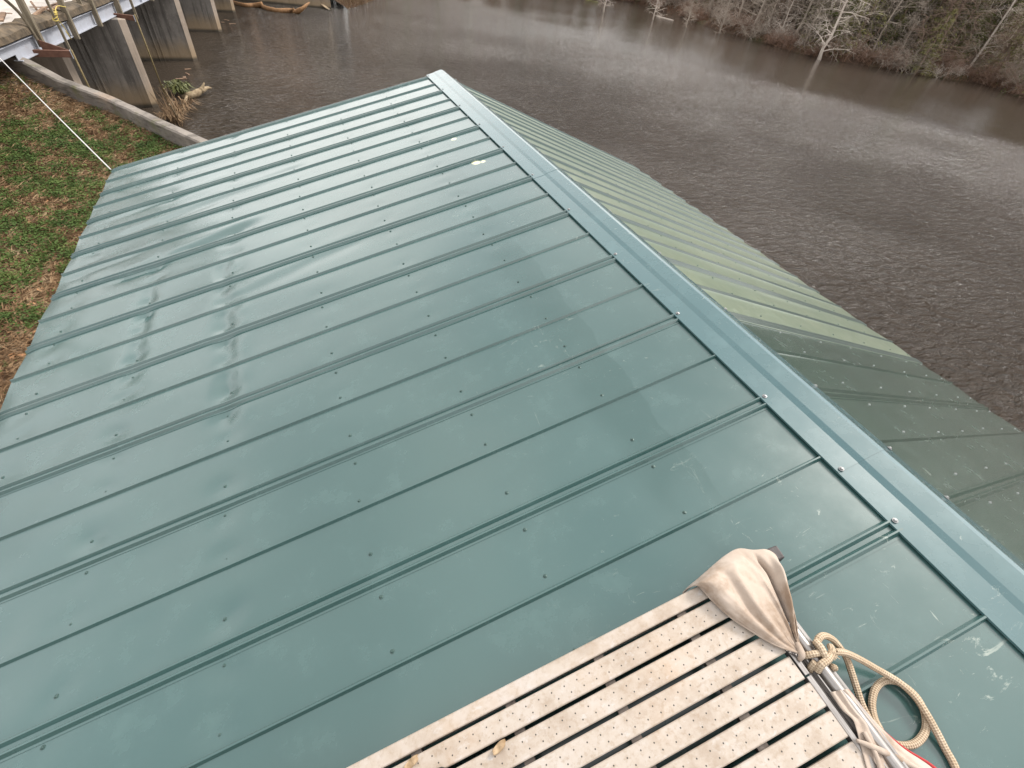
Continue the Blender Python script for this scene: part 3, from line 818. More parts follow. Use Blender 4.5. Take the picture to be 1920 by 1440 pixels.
# ------------------------------------------------------------------ bridge
O = uz(97, 84, -1.8); tB = Vector((.12, .993, 0)).normalized(); nB = Vector((.993, -.12, 0))
def bp(a, lat, z): v = O + tB*a + nB*lat; return Vector((v.x, v.y, z))
br = thing('footbridge', bp(10, 0, -4.2), 'old concrete-decked bridge carried on a white steel girder over the piers', 'bridge')
mb = MB(); a0, a1 = -9, 60
mb.beam(bp(-1.75, 0, -1.65), bp(a1, 0, -1.65), .012, .29); mb.beam(bp(a0, 0, -1.60), bp(-1.75, 0, -1.60), .012, .19); mb.beam(bp(-1.75, .0, -1.803), bp(a1, .0, -1.803), .16, .014); mb.beam(bp(a0, 0, -1.497), bp(a1, 0, -1.497), .16, .014)
for k in range(2, 12): mb.beam(bp(-3+k*5.3, .04, -1.65), bp(-3+k*5.3+.012, .04, -1.65), .07, .27)
mb.build('girder', M_girder, br)
mb = MB(); mb.beam(bp(a0, -3.2, -1.65), bp(a1, -3.2, -1.65), .012, .29); mb.beam(bp(a0, -3.2, -1.803), bp(a1, -3.2, -1.803), .16, .014); mb.build('girder', M_girder, br)
MB().beam(bp(a0, -1.72, -1.36), bp(a1, -1.72, -1.36), 3.3, .12).build('deck', M_deck, br, bevel=.02)
mb = MB(); rr_ = random.Random(5)
rows = []
for i in range(240):
    aa = lerp(a0, a1, i/239); q = .06*N(aa*2.1, 1)+.04*N(aa*7, 2)
    rows.append([bp(aa, -.20+q, -1.295), bp(aa, -.17+q, -1.24+.05*N(aa*5, 7)), bp(aa, -.05+q, -1.26+.06*N(aa*4, 3)), bp(aa, .10+q, -1.33+.04*N(aa*6, 5)), bp(aa, .11+q*.8, -1.45), bp(aa, .04, -1.488)])
mb.grid(rows); mb.build('crumbling_edge', M_rubble, br)
for i in range(26):
    aa = rr_.uniform(-2.5, 7.5); L = rr_.uniform(.15, .6); an = rr_.uniform(-.5, .5); c = bp(aa, rr_.uniform(-.5, .12), -1.21+rr_.uniform(-.03, .05))
    d = (tB*math.cos(an)+nB*math.sin(an))*L*.5+Vector((0,0,rr_.uniform(-.05,.05)))
    MB().beam(c-d, c+d, rr_.uniform(.03, .09), rr_.uniform(.015, .04)).build('broken_board', M_brk, br)
def post(a, lat, z0, z1, w_, h_, tilt=0, yaw=0):
    MB().beam(bp(a, lat, z0), bp(a+tilt, lat, z1), w_, h_, up=(tB+nB*yaw).normalized()).build('railing_post', M_timber, br, bevel=.006)
for a_, z0, wd in ((-.70, -1.72, .13), (1.2, -1.86, .12), (3.0, -1.84, .12), (4.92, -1.86, .15), (8.6, -1.85, .12), (12.3, -1.85, .13), (16, -1.85, .12), (20, -1.85, .12)):
    post(a_, .12, z0, .15, wd, .10)
post(-.02, .34, -1.92, .1, .05, .05); post(2.55, .02, -1.4, .1, .10, .06); post(5.63, .32, -1.98, .1, .07, .05)
mb = MB()
for lat, z in ((.20, -.25), (.20, -.75)): mb.beam(bp(a0, lat, z), bp(a1, lat, z), .04, .12)
MB().beam(bp(a0, .205, -.22), bp(a1, .205, -.22), .04, .12).build('handrail', M_timber, br)
# brace beside the first post
mb = MB(); mb.tube(catmull([bp(-1.35, .12, -.75), bp(-1.0, .12, -1.05), bp(-.86, .12, -1.35), bp(-.8, .12, -1.6)], 5), .035, 6); mb.build('brace', M_timber, br)
for (p0, p1, zz) in (((38, 99), (134, 101), -1.80), ((192, 27), (253, 34), -1.82)):
    q0, q1 = uz(*p0, zz), uz(*p1, zz); d = (q1-q0).normalized(); e = nB.lerp(d, 1).normalized()
    o = MB().beam(q0, q1, .09, .13).build('outrigger_beam', M_rust, br, bevel=.004)
    s_ = d.cross(Vector((0,0,1)))
    MB().beam(q1+d*.004-Vector((0,0,.085)), q1+d*.004+Vector((0,0,.075)), .10, .012, up=d).build('end_plate', M_girder, o)
    f = q1 + d*.03
    bot = -4.3 if zz == -1.82 else -3.3
    MB().tube([Vector((f.x, f.y, -1.72)), Vector((f.x, f.y, bot))], .022, 8).build('hanging_rod', M_rod, br, smooth=True)
g0 = bp(-.85, .14, -1.62); g1 = uz(134, 96, -1.76)
MB().hexa([g0+Vector((0,0,-.12)), g1+Vector((0,0,-.03)), g1+Vector((0,.03,-.03)), g0+Vector((0,.03,-.12)), g0+Vector((0,0,.06)), g1, g1+Vector((0,.03,0)), g0+Vector((0,.03,.06))]).build('gusset', M_rust, br)
mb = MB()
for i in range(6):
    c = bp(-.02+.02*i, .34, -1.28+.03*i); mb.tube([c + Vector((.055*math.cos(t), .055*math.sin(t), .03*math.sin(t*1.0+i))) for t in np.linspace(0, 6.0, 14)], .009, 5)
mb.tube(catmull([bp(.02, .36, -1.2), bp(.45, .30, -1.1), bp(1.15, .20, -1.2)], 6), .009, 5)
mb.tube(catmull([bp(.05, .36, -1.3), bp(.15, .38, -1.5), bp(.35, .32, -1.72), bp(.30, .3, -1.55)], 6), .009, 5)
yr = mb.build('rope_lashing', M_yrope, None, bp(0, .34, -1.3)); tag(yr, 'yellow rope lashed round the slender post of the bridge rail', 'rope')

# piers: long slabs; the narrow end faces the lake
PD = Vector((.985, .172, 0)); PN = Vector((-.172, .985, 0))
pier_c = [uz(299, 201, WZ), uz(372, 114, WZ), uz(418, 60.5, WZ), uz(443, 23.5, WZ), Vector((-2.9, 49.3, WZ))]
lab = ['nearest and tallest concrete pier under the bridge, beside the wing wall', 'second concrete pier from the wing wall, standing in dark water', 'third concrete pier from the wing wall with rusty tide band', 'fourth concrete pier, smallest one in view at the top edge', 'farthest concrete pier beneath the bridge']
for i, c in enumerate(pier_c):
    pr = thing('bridge_pier', Vector((c.x, c.y, -4.6)), lab[i], 'pier', 'concrete piers under the bridge')
    th = .34; Lp_ = 6.0; top = -1.825
    def q(u, v, z): w_ = c - PD*u + PN*v; return (w_.x, w_.y, z)
    mb = MB(); bat = 0
    mb.hexa([q(Lp_, 0, -4.9), q(.19, 0, -4.9), q(.19, th, -4.9), q(Lp_, th, -4.9), q(Lp_, 0, top), q(.19, 0, top), q(.19, th, top), q(Lp_, th, top)])
    mb.build('pier_body', M_pier, pr, bevel=.012)
    mb = MB()                                           # paler nosing with slanted front
    mb.hexa([q(.20, -.012, -4.9), q(0, th/2-.02, -4.9), q(0, th/2+.02, -4.9), q(.20, th+.012, -4.9), q(.20, -.012, top-.004), q(0, th/2-.02, top-.004), q(0, th/2+.02, top-.004), q(.20, th+.012, top-.004)])
    mb.build('nosing', M_pieredge, pr, bevel=.01)
    mb = MB()
    for uu in (1.25, 1.42): mb.hexa([q(uu+.05, -.035, -4.9), q(uu, -.035, -4.9), q(uu, .02, -4.9), q(uu+.05, .02, -4.9), q(uu+.05, -.035, top-.01), q(uu, -.035, top-.01), q(uu, .02, top-.01), q(uu+.05, .02, top-.01)])
    if i < 2: mb.build('gate_guide', M_pier, pr, bevel=.008)
# abutment column left of the first pier
c = uz(92, 112, -2.6)
ab = MB(); ab.hexa([(c.x-.35, c.y-.2, -4.8), (c.x+.42, c.y-.3, -4.8), (c.x+.42, c.y+.3, -4.8), (c.x-.35, c.y+.3, -4.8), (c.x-.35, c.y-.2, -1.83), (c.x+.42, c.y-.3, -1.83), (c.x+.42, c.y+.3, -1.83), (c.x-.35, c.y+.3, -1.83)])
o = ab.build('abutment_column', M_pieredge, None, (c.x, c.y, -4.6), bevel=.01); tag(o, 'pale concrete column behind the wing wall at the bridge end', 'column')
mb = MB()
for i in range(40):
    a = Vector((c.x-.9+rnd.uniform(-.9, .5), c.y-.5+rnd.uniform(-.4, .4), -2.35+rnd.uniform(-.25, .15))); d = Vector((rnd.uniform(-.4, .4), rnd.uniform(-.3, .3), rnd.uniform(-.15, .1)))
    mb.tube([a, a+d], [.02, .008], 4)
o = mb.build('driftwood_debris', M_snag, None, (c.x-.9, c.y-.5, -2.5)); tag(o, kind='stuff')
# far abutment wall
f0, f1 = uz(440, 4, WZ), uz(545, 14, WZ)
fa = MB(); d = (f1-f0).normalized(); n_ = Vector((-d.y, d.x, 0))
f0 = f0 - d*6; f1 = f1 + d*3.0
fa.hexa([f0+Vector((0,1.2,-.6)), f1+Vector((0,1.2,-.6)), f1+n_*.4+Vector((0,1.2,-.6)), f0+n_*.4+Vector((0,1.2,-.6)), f0+Vector((0,1.2,2.3)), f1+Vector((0,1.2,1.0)), f1+n_*.4+Vector((0,1.2,1.0)), f0+n_*.4+Vector((0,1.2,2.3))])
o = fa.build('abutment_wall', M_pier, None, (f0.x, f0.y, WZ), bevel=.02); tag(o, 'grey concrete abutment wall behind the orange driftwood log', 'wall')
MB_ = MB(); q0, q1 = uz(585, -6, WZ+.5), uz(618, 19, WZ+.03)
MB_.beam(q0, q1, .22, .05); o = MB_.build('leaning_board', M_pieredge, None, q1); tag(o, 'pale board slanting from the far bank into the water', 'board')
# orange driftwood log
lg = thing('driftwood_log', uz(500, 14, WZ), 'long orange driftwood log floating in front of the far abutment wall', 'log')
pts = catmull([uz(430, 2, WZ+.05), uz(455, 9, WZ+.1), uz(475, 10, WZ+.1), uz(492, 8, WZ+.22)], 8)
mb = MB(); mb.tube(pts, [.10+.06*i/24 for i in range(len(pts))], 9); mb.build('trunk', M_log, lg, smooth=True)
pts = catmull([uz(487, 9, WZ+.1), uz(500, 16, WZ+.08), uz(520, 20, WZ+.08), uz(542, 20, WZ+.12), uz(555, 22, WZ+.1), uz(566, 17, WZ+.3), uz(574, 10, WZ+.5), uz(580, 5, WZ+.6)], 8)
mb = MB(); mb.tube(pts, [max(.03, .15+.04*N(i*.35, 3)-(.10*max(0, i-36)/20)) for i in range(len(pts))], 9); mb.build('trunk', M_log, lg, smooth=True)
mb = MB(); mb.tube([uz(545, 21, WZ+.15), uz(551, 16, WZ+.35)], [.10, .05], 7); mb.build('branch_stub', M_log, lg, smooth=True)

# snag with ferns beside the first pier
sn = thing('driftwood_snag', uz(365, 180, WZ), 'pale root snag with green ferns in dark water beside the nearest pier', 'log')
pts = catmull([uz(342, 182, WZ+.02), uz(352, 180, WZ+.08), uz(366, 176, WZ+.12), uz(377, 168, WZ+.22), uz(383, 155, WZ+.42)], 6)
mb = MB(); mb.tube(pts, [.05, .06, .07, .08, .09, .10, .11, .11, .12, .12, .12, .12, .12, .12, .12, .11, .10, .09, .08, .07, .05, .05, .04, .03, .02][:len(pts)], 9)
mb.tube(catmull([uz(376, 170, WZ+.2), uz(388, 165, WZ+.18), uz(396, 165, WZ+.12)], 6), [.10, .095, .09, .08, .07, .06, .06, .05, .05, .04, .035, .03, .02], 8)
mb.tube(catmull([uz(350, 180, WZ+.1), uz(346, 197, WZ+.05), uz(342, 210, WZ+.05), uz(330, 222, WZ+.1)], 6), .05, 7)
mb.build('root', M_snag, sn, smooth=True)
M_fern = simple('fern_green', (.035, .045, .012), (.12, .125, .03), 9, .7)
M_dry = simple('dry_weed', (.09, .05, .025), (.24, .155, .08), 9, .85)
def tuft(mb, c, n, r, hgt, wd, droop=.5):
    for i in range(n):
        a = rnd.uniform(0, 6.28); L = r*rnd.uniform(.5, 1.1); hh = hgt*rnd.uniform(.5, 1.1)
        d = Vector((math.cos(a), math.sin(a), 0)); s = Vector((-d.y, d.x, 0))*wd*rnd.uniform(.6, 1.3)
        b0 = c + d*rnd.uniform(0, .12*r)*2; b1 = b0 + d*L*.55+Vector((0,0,hh)); b2 = b0 + d*L + Vector((0,0,hh*(1-droop)))
        k = len(mb.v); mb.v += [b0-s*.5, b0+s*.5, b1+s, b1-s, b2]; mb.f += [(k, k+1, k+2, k+3), (k+3, k+2, k+4)]
mb = MB()
for q_ in ((337, 170), (328, 169), (345, 172), (340, 176)): tuft(mb, uz(*q_, WZ+.12), 34, .45, .28, .035)
mb.build('fern', M_fern, sn)
mb = MB()
for q_ in ((340, 203), (346, 210), (336, 214), (350, 200), (328, 228), (322, 226), (318, 224)): tuft(mb, uz(*q_, WZ+.05), 30, .5, .25, .018)
mb.build('dry_weeds', M_dry, sn)
mb = MB()
for i in range(60):
    a = uz(rnd.uniform(318, 345), rnd.uniform(208, 236), WZ+.02); a.z = WZ+.0
    mb.tube([a, a+Vector((rnd.uniform(-.4, .2), rnd.uniform(-.1, .5), rnd.uniform(.1, .8)))], [.012, .004], 3)
mb.build('twigs', M_dry, sn)
for (a, b, lab_) in (((307, 166), (340, 222), 'tan stick slanting down into the water below the hanging rod'), ((318, 196), (336, 226), 'short brown stick leaning among dry weeds by the nearest pier')):
    mb = MB(); mb.tube([uz(*a, WZ+.9), uz(*b, WZ-.05)], [.022, .03], 7); o = mb.build('leaning_stick', M_snag, None, uz(*b, WZ)); tag(o, lab_, 'stick')
mb = MB()
for q_ in ((350, 138), (354, 140), (346, 146), (340, 148), (328, 156), (352, 130), (425, 38), (418, 42), (436, 45)):
    c_ = uz(*q_, WZ+.008); an = rnd.uniform(0, 3); L = rnd.uniform(.08, .2)
    d = Vector((math.cos(an)*L, math.sin(an)*L, 0)); s = Vector((-d.y, d.x, 0))*.3
    mb.hexa([c_-d-s, c_+d-s, c_+d+s, c_-d+s, c_-d-s+Vector((0,0,.02)), c_+d-s+Vector((0,0,.02)), c_+d+s+Vector((0,0,.02)), c_-d+s+Vector((0,0,.02))])
o = mb.build('floating_debris', M_brk, None, uz(350, 140, WZ)); tag(o, kind='stuff')

# ------------------------------------------------------------------ grass and weeds on the bank
m = Mat('weed_green', (.07,.13,.02), .75, 0, .2); a = m.noise(3, 4); m.color(m.ramp(a, [(.3, (.035, .062, .014)), (.55, (.062, .098, .022)), (.75, (.115, .14, .04))])); M_weed = m.m
m = Mat('straw', (.3,.22,.12), .9, 0, .2); a = m.noise(5, 4); m.color(m.ramp(a, [(.3, (.11, .062, .033)), (.5, (.23, .145, .08)), (.75, (.36, .27, .17))])); M_straw = m.m
def gmask(x, y):
    v = .5+.34*N(x*.55+3, y*.55, 2)+.40*N(x*1.9, y*1.9, 5)+.45*N(x*4.5, y*4.5, 1)
    v += .10*sst(5.5, 8.5, y)*sst(16, 11, y) - .38*sst(7.8, 5.0, y)
    v -= .25*math.exp(-max(0, wall_y(x)-y)/.9)
    return v
wb, sb = MB(), MB()
def visible(p, mg=40):
    v = CR.transposed() @ (p-CC)
    if v.z > -.1: return False
    x_, y_ = 960+CF*v.x/-v.z, 720-CF*v.y/-v.z
    return -mg < x_ < 420 and -mg < y_ < 800
ct = 0
while ct < 9000:
    x_, y_ = rnd.uniform(-10.5, -2.6), rnd.uniform(1.0, 18)
    if y_ > wall_y(x_)-.12: continue
    p = Vector((x_, y_, gz(x_, y_)))
    if not visible(p): continue
    ct += 1
    g_ = gmask(x_, y_)
    if g_ > .52 or rnd.random() < .05:
        for i in range(int(7+10*min(1, (g_-.4)*2))):        # small leafy weeds
            c = p + Vector((rnd.gauss(0, .07), rnd.gauss(0, .07), 0)); a = rnd.uniform(0, 6.28); L = rnd.uniform(.018, .05); h_ = rnd.uniform(.0, .07)
            d = Vector((math.cos(a), math.sin(a), rnd.uniform(-.3, .6)))*L; s = Vector((-math.sin(a), math.cos(a), 0))*L*rnd.uniform(.25, .5)
            c.z += h_
            k = len(wb.v); wb.v += [c, c+d*.5+s, c+d, c+d*.5-s]; wb.f.append((k, k+1, k+2, k+3))
        if rnd.random() < .5: tuft(wb, p, 6, .06, .09, .004)
    if g_ < .62 or rnd.random() < .45:
        for i in range(7):
            c = p + Vector((rnd.gauss(0, .08), rnd.gauss(0, .08), rnd.uniform(.0, .03))); a = rnd.uniform(0, 6.28); L = rnd.uniform(.05, .17)
            d = Vector((math.cos(a), math.sin(a), rnd.uniform(-.1, .35)))*L; s = Vector((-math.sin(a), math.cos(a), 0))*.0045
            k = len(sb.v); sb.v += [c-s, c+s, c+d*.6+s+Vector((0,0,.012)), c+d]; sb.f.append((k, k+1, k+2, k+3))
lt = MB()
M_litter = simple('leaf_litter', (.16, .07, .028), (.46, .25, .12), 17, .9, bump=0)
for j in range(16000):
    x_, y_ = rnd.uniform(-10.5, -2.6), 1.0+17*rnd.random()**1.4
    if y_ > wall_y(x_)-.12: continue
    p = Vector((x_, y_, gz(x_, y_)+rnd.uniform(.0, .03)))
    if not visible(p) or rnd.random() > (1-sst(.45, .75, gmask(x_, y_))*.8): continue
    a = rnd.uniform(0, 6.28); L = rnd.uniform(.02, .055); d = Vector((math.cos(a), math.sin(a), rnd.uniform(-.35, .35)))*L; q_ = Vector((-math.sin(a), math.cos(a), rnd.uniform(-.3, .3)))*L*.45
    k = len(lt.v); lt.v += [p-d, p+q_, p+d, p-q_]; lt.f.append((k, k+1, k+2, k+3))
tag(lt.build('leaf_litter', M_litter), 'orange-brown leaf litter on the bank', kind='stuff')
tag(wb.build('grass', M_weed), 'patchy green weeds and grass on the sloping bank', kind='stuff')
tag(sb.build('dead_grass', M_straw), 'brown dead grass and straw on the bank', kind='stuff')

# ------------------------------------------------------------------ far forest
def bark(name, c1, c2):
    m = Mat(name, c1, .9, 0, .15); a = m.noise(1, 5, .65, vec=m.mapv((3, 3, .8))); m.color(m.ramp(a, [(.3, c1), (.7, c2)])); return m.m
M_barkG = bark('grey_bark', (.25, .205, .165), (.47, .40, .335))
M_barkW = bark('bleached_bark', (.46, .39, .33), (.66, .58, .51))
M_barkB = bark('brown_bark', (.15, .105, .078), (.30, .22, .17))
M_twigR = bark('reddish_twigs', (.19, .115, .08), (.34, .23, .175))
m = Mat('needle_green', (.06,.08,.03), .8, 0, .2); a = m.noise(.9, 5, .6); m.color(m.ramp(a, [(.3, (.05, .06, .02)), (.5, (.11, .12, .04)), (.7, (.22, .21, .08))])); M_needle = m.m
m = Mat('olive_needles', (.1,.11,.04), .8, 0, .2); a = m.noise(.8, 5, .6); m.color(m.ramp(a, [(.3, (.10, .10, .035)), (.5, (.20, .195, .07)), (.7, (.36, .32, .14))])); M_olive = m.m

def limb(mb, p, d, L, r, lvl, rg, droop, twn=4):
    n = 5 if lvl == 0 else (4 if lvl == 1 else 2)
    pts = [p]; dd = d.copy()
    for i in range(n):
        dd = (dd + Vector((rg.gauss(0, .18), rg.gauss(0, .18), rg.gauss(0, .12)-droop*(.6 if lvl else .25)))).normalized()
        pts.append(pts[-1]+dd*L/n)
    mb.tube(pts, [r*(1-.8*i/n) for i in range(n+1)], 4 if lvl == 0 else 3, cap=False)
    if lvl < 2:
        kn = twn+2 if lvl == 0 else twn
        for i in range(kn):
            t = rg.uniform(.25, 1)*n; k = min(int(t), n-1); q = pts[k].lerp(pts[k+1], t-k)
            a = (pts[k+1]-pts[k]).normalized()
            s = Vector((rg.gauss(0, 1), rg.gauss(0, 1), rg.gauss(0, .6))); s = (s - a*s.dot(a)).normalized()
            limb(mb, q, (a*rg.uniform(.3, .9)+s*.8).normalized(), L*rg.uniform(.32, .55), max(.010, r*.45), lvl+1, rg, droop, twn)
def bare_tree(seed, h, mat, low=.18, droop=.12, nl=30, spread=.26, r0=.16, lean=0):
    rg = random.Random(seed); root = bpy.data.objects.new('bare_tree', None); col.objects.link(root)
    pts = []; x_ = y_ = 0
    for i in range(9):
        t = i/8; pts.append(Vector((x_+lean*t*h*.1, y_, t*h-.3))); x_ += rg.gauss(0, .12); y_ += rg.gauss(0, .12)
    rad = [r0*(1.7 if i == 0 else 1)*(1-.85*i/8)+.02 for i in range(9)]
    MB().tube(pts, rad, 8).build('trunk', mat, root, smooth=True)
    mb = MB()
    for i in range(nl):
        t = lerp(low, .98, (i+rg.random())/nl)*8; k = min(int(t), 7); q = pts[k].lerp(pts[k+1], t-k)
        a = rg.uniform(0, 6.28); d = Vector((math.cos(a), math.sin(a), rg.uniform(-.1, .7))).normalized()
        limb(mb, q, d, h*spread*rg.uniform(.5, 1.1)*(1.15-.6*t/8), .045*rg.uniform(.6, 1.2), 0, rg, droop)
    mb.build('crown', mat, root); return root
def needle_tree(seed, h, mat, w_=.28, n=95, low=.08, dens=30):
    rg = random.Random(seed); root = bpy.data.objects.new('needle_tree', None); col.objects.link(root)
    pts = [Vector((.15*N(seed, i*.5)*i*.3, .15*N(i*.5, seed)*i*.3, h*i/8-.3)) for i in range(9)]
    MB().tube(pts, [.17*(1-.85*i/8)+.02 for i in range(9)], 7).build('trunk', M_barkB, root, smooth=True)
    mb = MB(); bm = MB()
    for i in range(n):
        t = lerp(low, 1, (i+rg.random())/n)*8*.999; k = min(int(t), 7); q = pts[k].lerp(pts[k+1], t-k)
        a = rg.uniform(0, 6.28); L = h*w_*(1.08-t/8)**.7*rg.uniform(.35, 1.1); d = Vector((math.cos(a), math.sin(a), rg.uniform(-.1, .35)))
        e = q+d*L; e.z -= L*.22; md = q.lerp(e, .5)+Vector((0, 0, L*.1))
        bm.tube([q, md, e], [.03, .018, .006], 3, cap=False)
        for j in range(dens):
            u = rg.uniform(.25, 1.05); c = (q.lerp(md, u*2) if u < .5 else md.lerp(e, u*2-1)) + Vector((rg.gauss(0, .13), rg.gauss(0, .13), rg.gauss(-.05, .10)))*(L**.5)
            v1 = Vector((rg.gauss(0, 1), rg.gauss(0, 1), rg.gauss(-.4, .6))).normalized()*rg.uniform(.10, .26); v2 = v1.cross(Vector((rg.gauss(0,1), rg.gauss(0,1), rg.gauss(0,1)))).normalized()*rg.uniform(.02, .045)
            kk = len(mb.v); mb.v += [c-v2, c+v2, c+v1]; mb.f.append((kk, kk+1, kk+2))
    cr_ = mb.build('crown', mat, root); bm.build('branches', M_barkG, root); return root
def shrub(seed, h, mat, n=26, sp=.7):
    rg = random.Random(seed); root = bpy.data.objects.new('shoreline_shrub', None); col.objects.link(root)
    mb = MB()
    for i in range(n):
        a = rg.uniform(0, 6.28); d = Vector((math.cos(a)*sp, math.sin(a)*sp, rg.uniform(.3, 1.1))).normalized()
        limb(mb, Vector((rg.gauss(0, .25), rg.gauss(0, .25), -.1)), d, h*rg.uniform(.5, 1.1), .025, 0, rg, .06, 4)
    mb.build('stems', mat, root); return root
SHI = {}
def shore_at(px_, py_):
    q = uz(px_, py_, WZ+.1); best = min(range(len(SH)), key=lambda i: (SH[i]-Vector((q.x, q.y, 0))).length); return best, q
def bankpoint(x, y):
    best = min(range(len(SH)), key=lambda i: (SH[i].x-x)**2+(SH[i].y-y)**2)
    a = SH[max(0, best-1)]; b = SH[min(len(SH)-1, best+1)]; d = (b-a).normalized(); o = Vector((-d.y, d.x, 0))
    off = (Vector((x, y, 0))-SH[best]).dot(o)
    return float(np.interp(off, [-1.5, -.2, .15, .6, 1.5, 3, 6, 10, 16, 26, 45, 80], [-4.9, -4.32, -4.08, -3.85, -3.6, -3.35, -2.9, -2.0, -.6, 1.5, 4.5, 9]))
bares = [bare_tree(11, 8, M_barkG, .04, .10, 44, .30, .11), bare_tree(12, 11, M_barkG, .08, .04, 44, .24, .12), bare_tree(13, 9, M_barkW, .1, .16, 38, .30, .12), bare_tree(14, 9, M_barkB, .05, .05, 44, .26, .12), bare_tree(15, 14, M_barkW, .15, .05, 34, .17, .13)]
needs = [needle_tree(21, 8, M_needle, .30, 120, .03), needle_tree(22, 11, M_needle, .24, 130, .03), needle_tree(23, 9, M_olive, .30, 120, .03), needle_tree(24, 7, M_olive, .34, 90, .03)]
shrubs = [shrub(31, 2.4, M_barkG), shrub(32, 1.8, M_twigR, 30), shrub(33, 2.8, M_twigR), shrub(34, 2.0, M_barkW, 20)]
used = set()
def place(src, loc, rz, sc, label, cat, group=None):
    if id(src) not in used: used.add(id(src)); o = src; o.location = loc; o.rotation_euler = (0, 0, rz); o.scale = (sc,)*3
    else: o = copy_tree(src, loc, None, rz, sc)
    if 'group' in o: del o['group']
    return tag(o, label, cat, group)
special = [(1132, 22, bares[2], .62, 'small pale leafless tree leaning over the water, leftmost on the far shore'), (1225, 36, bares[2], .55, 'thin bleached sapling at the waterline above the half-sunk pale board'), (1287, 50, bares[0], .6, 'grey dripping leafless tree with roots in the water left of the brown shrubs'),
           (1350, 62, bares[0], .7, 'bushy grey leafless tree on the far shore behind brown shrubs'), (1455, 82, bares[2], .75, 'grey leafless tree with drooping low limbs overhanging the far waterline'),
           (1537, 111, bares[2], 1.05, 'bleached leafless tree with a white trunk foot in the water and wide drooping twigs'), (1612, 105, bares[1], .9, 'brown flared-trunk tree standing right of the bleached leafless tree'),
           (1715, 138, needs[3], .8, 'olive feathery evergreen spilling over the far waterline'), (1804, 147, bares[4], .9, 'tall pale leaning trunk rising from the waterline near the right edge'),
           (1670, 128, bares[0], .55, 'low grey leafless tree tangled with olive evergreen branches'), (1870, 150, bares[2], .7, 'pale twiggy leafless tree at the right edge of the picture'), (1770, 148, bares[3], .35, 'small dark reddish tree with a pale leaning stem')]
for (a, b, src, sc, lb) in special:
    q = uz(a, b, WZ+.05); place(src, Vector((q.x, q.y, WZ)), rnd.uniform(0, 6.28), sc, lb, 'tree')
stp = uz(1640, 122, WZ); mb = MB(); mb.tube([stp+Vector((0,0,-.3)), stp+Vector((.02,.05,.4)), stp+Vector((0,.1,.8)), stp+Vector((0,.15,.95))], [.28, .2, .16, .05], 8)
o = mb.build('tree_stump', M_barkB, None, stp); tag(o, 'short pinkish stump standing alone in the water off the far shore', 'stump')
fb = MB(); fb.beam(uz(1232, 30, WZ+.04), uz(1262, 38, WZ+.04), .22, .08); o = fb.build('floating_board', M_barkW, None, uz(1247, 34, WZ)); tag(o, 'pale board half sunk at the far waterline among small trees', 'board')
fb = MB(); fb.beam(uz(1098, 0, WZ+.04), uz(1122, 4, WZ+.04), .3, .06); o = fb.build('floating_reeds', M_olive, None, uz(1110, 2, WZ)); tag(o, 'flat yellow-green floating strip at the left end of the far shore', 'log')
nsh = len(SH)
def far_fill(n, srcs, lo, hi, smin, smax, label, cat, group, i0=4, i1=None, pw=1.3):
    for j in range(n):
        i = lerp(i0, i1 if i1 else nsh-14, (j+rnd.random())/n); off = lo+(hi-lo)*rnd.random()**pw
        p = on_bank(i, off); place(rnd.choice(srcs), p-Vector((0,0,.1)), rnd.uniform(0, 6.28), rnd.uniform(smin, smax), label, cat, group)
# index range in view is the mid part of the shore
far_fill(110, [bares[0], bares[1], bares[3], bares[0]], 1.0, 15, .8, 1.5, 'leafless grey-brown tree standing in the dense wood behind the far shoreline', 'tree', 'leafless trees in the far wood', 36)
far_fill(34, [bares[4], bares[1]], 1.5, 9, .9, 1.4, 'tall pale straight-trunked tree in the dense wood behind the far shoreline', 'tree', 'tall pale trunks in the far wood', 40)
far_fill(76, [needs[0], needs[1], needs[2], needs[3]], 1.2, 13, .7, 1.5, 'green feathery evergreen standing in the right part of the far wood', 'tree', 'evergreens in the far wood', 84, 150)
far_fill(26, [needs[0], needs[1]], 5.0, 15, .6, 1.0, 'dark evergreen standing deep behind the leafless trees of the far wood', 'tree', 'evergreens deep in the far wood', 40, 90)
far_fill(60, [shrubs[1], shrubs[2], shrubs[1]], .3, 3.0, .6, 1.1, 'reddish-brown leafless shrub growing at the foot of the far wood', 'shrub', 'reddish shrubs along the far shoreline', 36)
far_fill(44, [shrubs[0], shrubs[3]], .2, 3.5, .6, 1.1, 'grey twiggy leafless shrub growing along the far shoreline', 'shrub', 'grey shrubs along the far shoreline', 36)
# coarse wood closing the lake beyond the top of the frame
far_fill(130, [bares[1], bares[3], needs[1], bares[0]], 1.0, 14, .8, 1.3, 'tree of the distant wood at the head of the lake', 'tree', 'trees at the head of the lake', 2, 58)
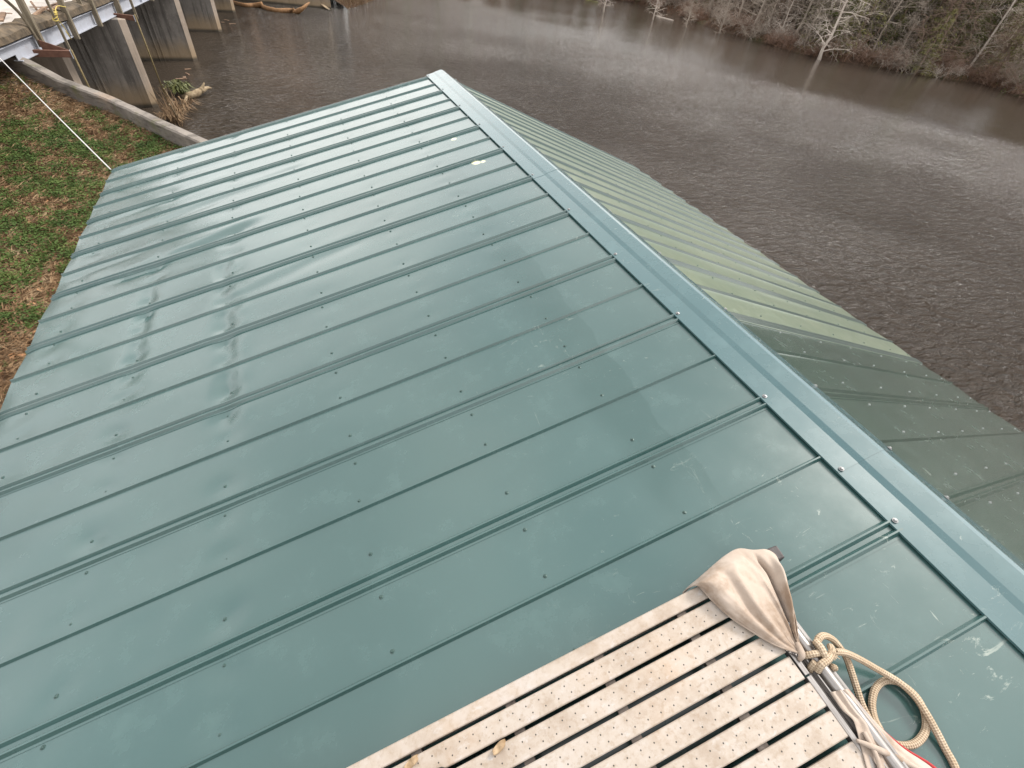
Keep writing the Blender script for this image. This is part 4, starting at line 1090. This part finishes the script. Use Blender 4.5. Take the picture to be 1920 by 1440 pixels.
# undergrowth along the waterline
ug = MB(); M_under = bark('undergrowth_brown', (.10, .055, .035), (.27, .16, .10))
for j in range(9000):
    i = rnd.uniform(36, nsh-20); p = on_bank(i, rnd.uniform(-.1, 2.2)**1.0)
    d = Vector((rnd.gauss(0, .25), rnd.gauss(0, .25), rnd.uniform(.1, .7))); s = Vector((rnd.gauss(0, 1), rnd.gauss(0, 1), 0)).normalized()*.02
    k = len(ug.v); ug.v += [p-s, p+s, p+d]; ug.f.append((k, k+1, k+2))
tag(ug.build('undergrowth', M_under), 'brown weedy undergrowth along the far waterline', kind='stuff')
# brown grass at the corner of the bank beyond the bridge
ug = MB()
for j in range(5000):
    i = rnd.uniform(0, 12); p = on_bank(i, rnd.uniform(-.1, 4))
    d = Vector((rnd.gauss(0, .15), rnd.gauss(0, .15), rnd.uniform(.15, .6))); s = Vector((rnd.gauss(0, 1), rnd.gauss(0, 1), 0)).normalized()*.02
    k = len(ug.v); ug.v += [p-s, p+s, p+d]; ug.f.append((k, k+1, k+2))
tag(ug.build('bank_weeds', M_dry), 'tawny weeds on the bank corner beyond the bridge', kind='stuff')
far_fill(14, [bares[1], bares[3], needs[1]], 2.0, 14, .9, 1.3, 'tree of the wood behind the bank corner beyond the bridge', 'tree', 'trees behind the bank corner', 0, 12)
for j in range(12):
    place(rnd.choice([bares[0], bares[3], needs[0]]), Vector((rnd.uniform(-14, 2), rnd.uniform(53, 66), -4.2)), rnd.uniform(0, 6), rnd.uniform(.9, 1.3), 'tree growing behind the far abutment wall at the end of the bridge', 'tree', 'trees behind the far abutment')
for j in range(12):
    place(rnd.choice([bares[0], bares[3], needs[0]]), Vector((rnd.uniform(0, 7), rnd.uniform(56, 76), -4.0)), rnd.uniform(0, 6), rnd.uniform(.9, 1.3), 'tree growing on the bank corner past the leaning board', 'tree', 'trees on the bank corner')
for j in range(80):                             # unseen downstream wood mirrored in roof; stretch behind camera added to darken ribs
    az = R_(lerp(22, 195, (j+rnd.random())/80)); rr = rnd.uniform(33, 47)
    place(rnd.choice([needs[1], bares[1], bares[1], bares[3]]), Vector((CC.x-rr*math.sin(az), CC.y+rr*math.cos(az), -3.2)), rnd.uniform(0, 6), rnd.uniform(1.1, 1.65), 'tall tree of the unseen wood from the left edge round behind the camera, added for roof reflections', 'tree', 'tall trees behind the grass bank')
for src in bares+needs+shrubs:
    if id(src) not in used:
        for ch in list(src.children): bpy.data.objects.remove(ch)
        bpy.data.objects.remove(src)
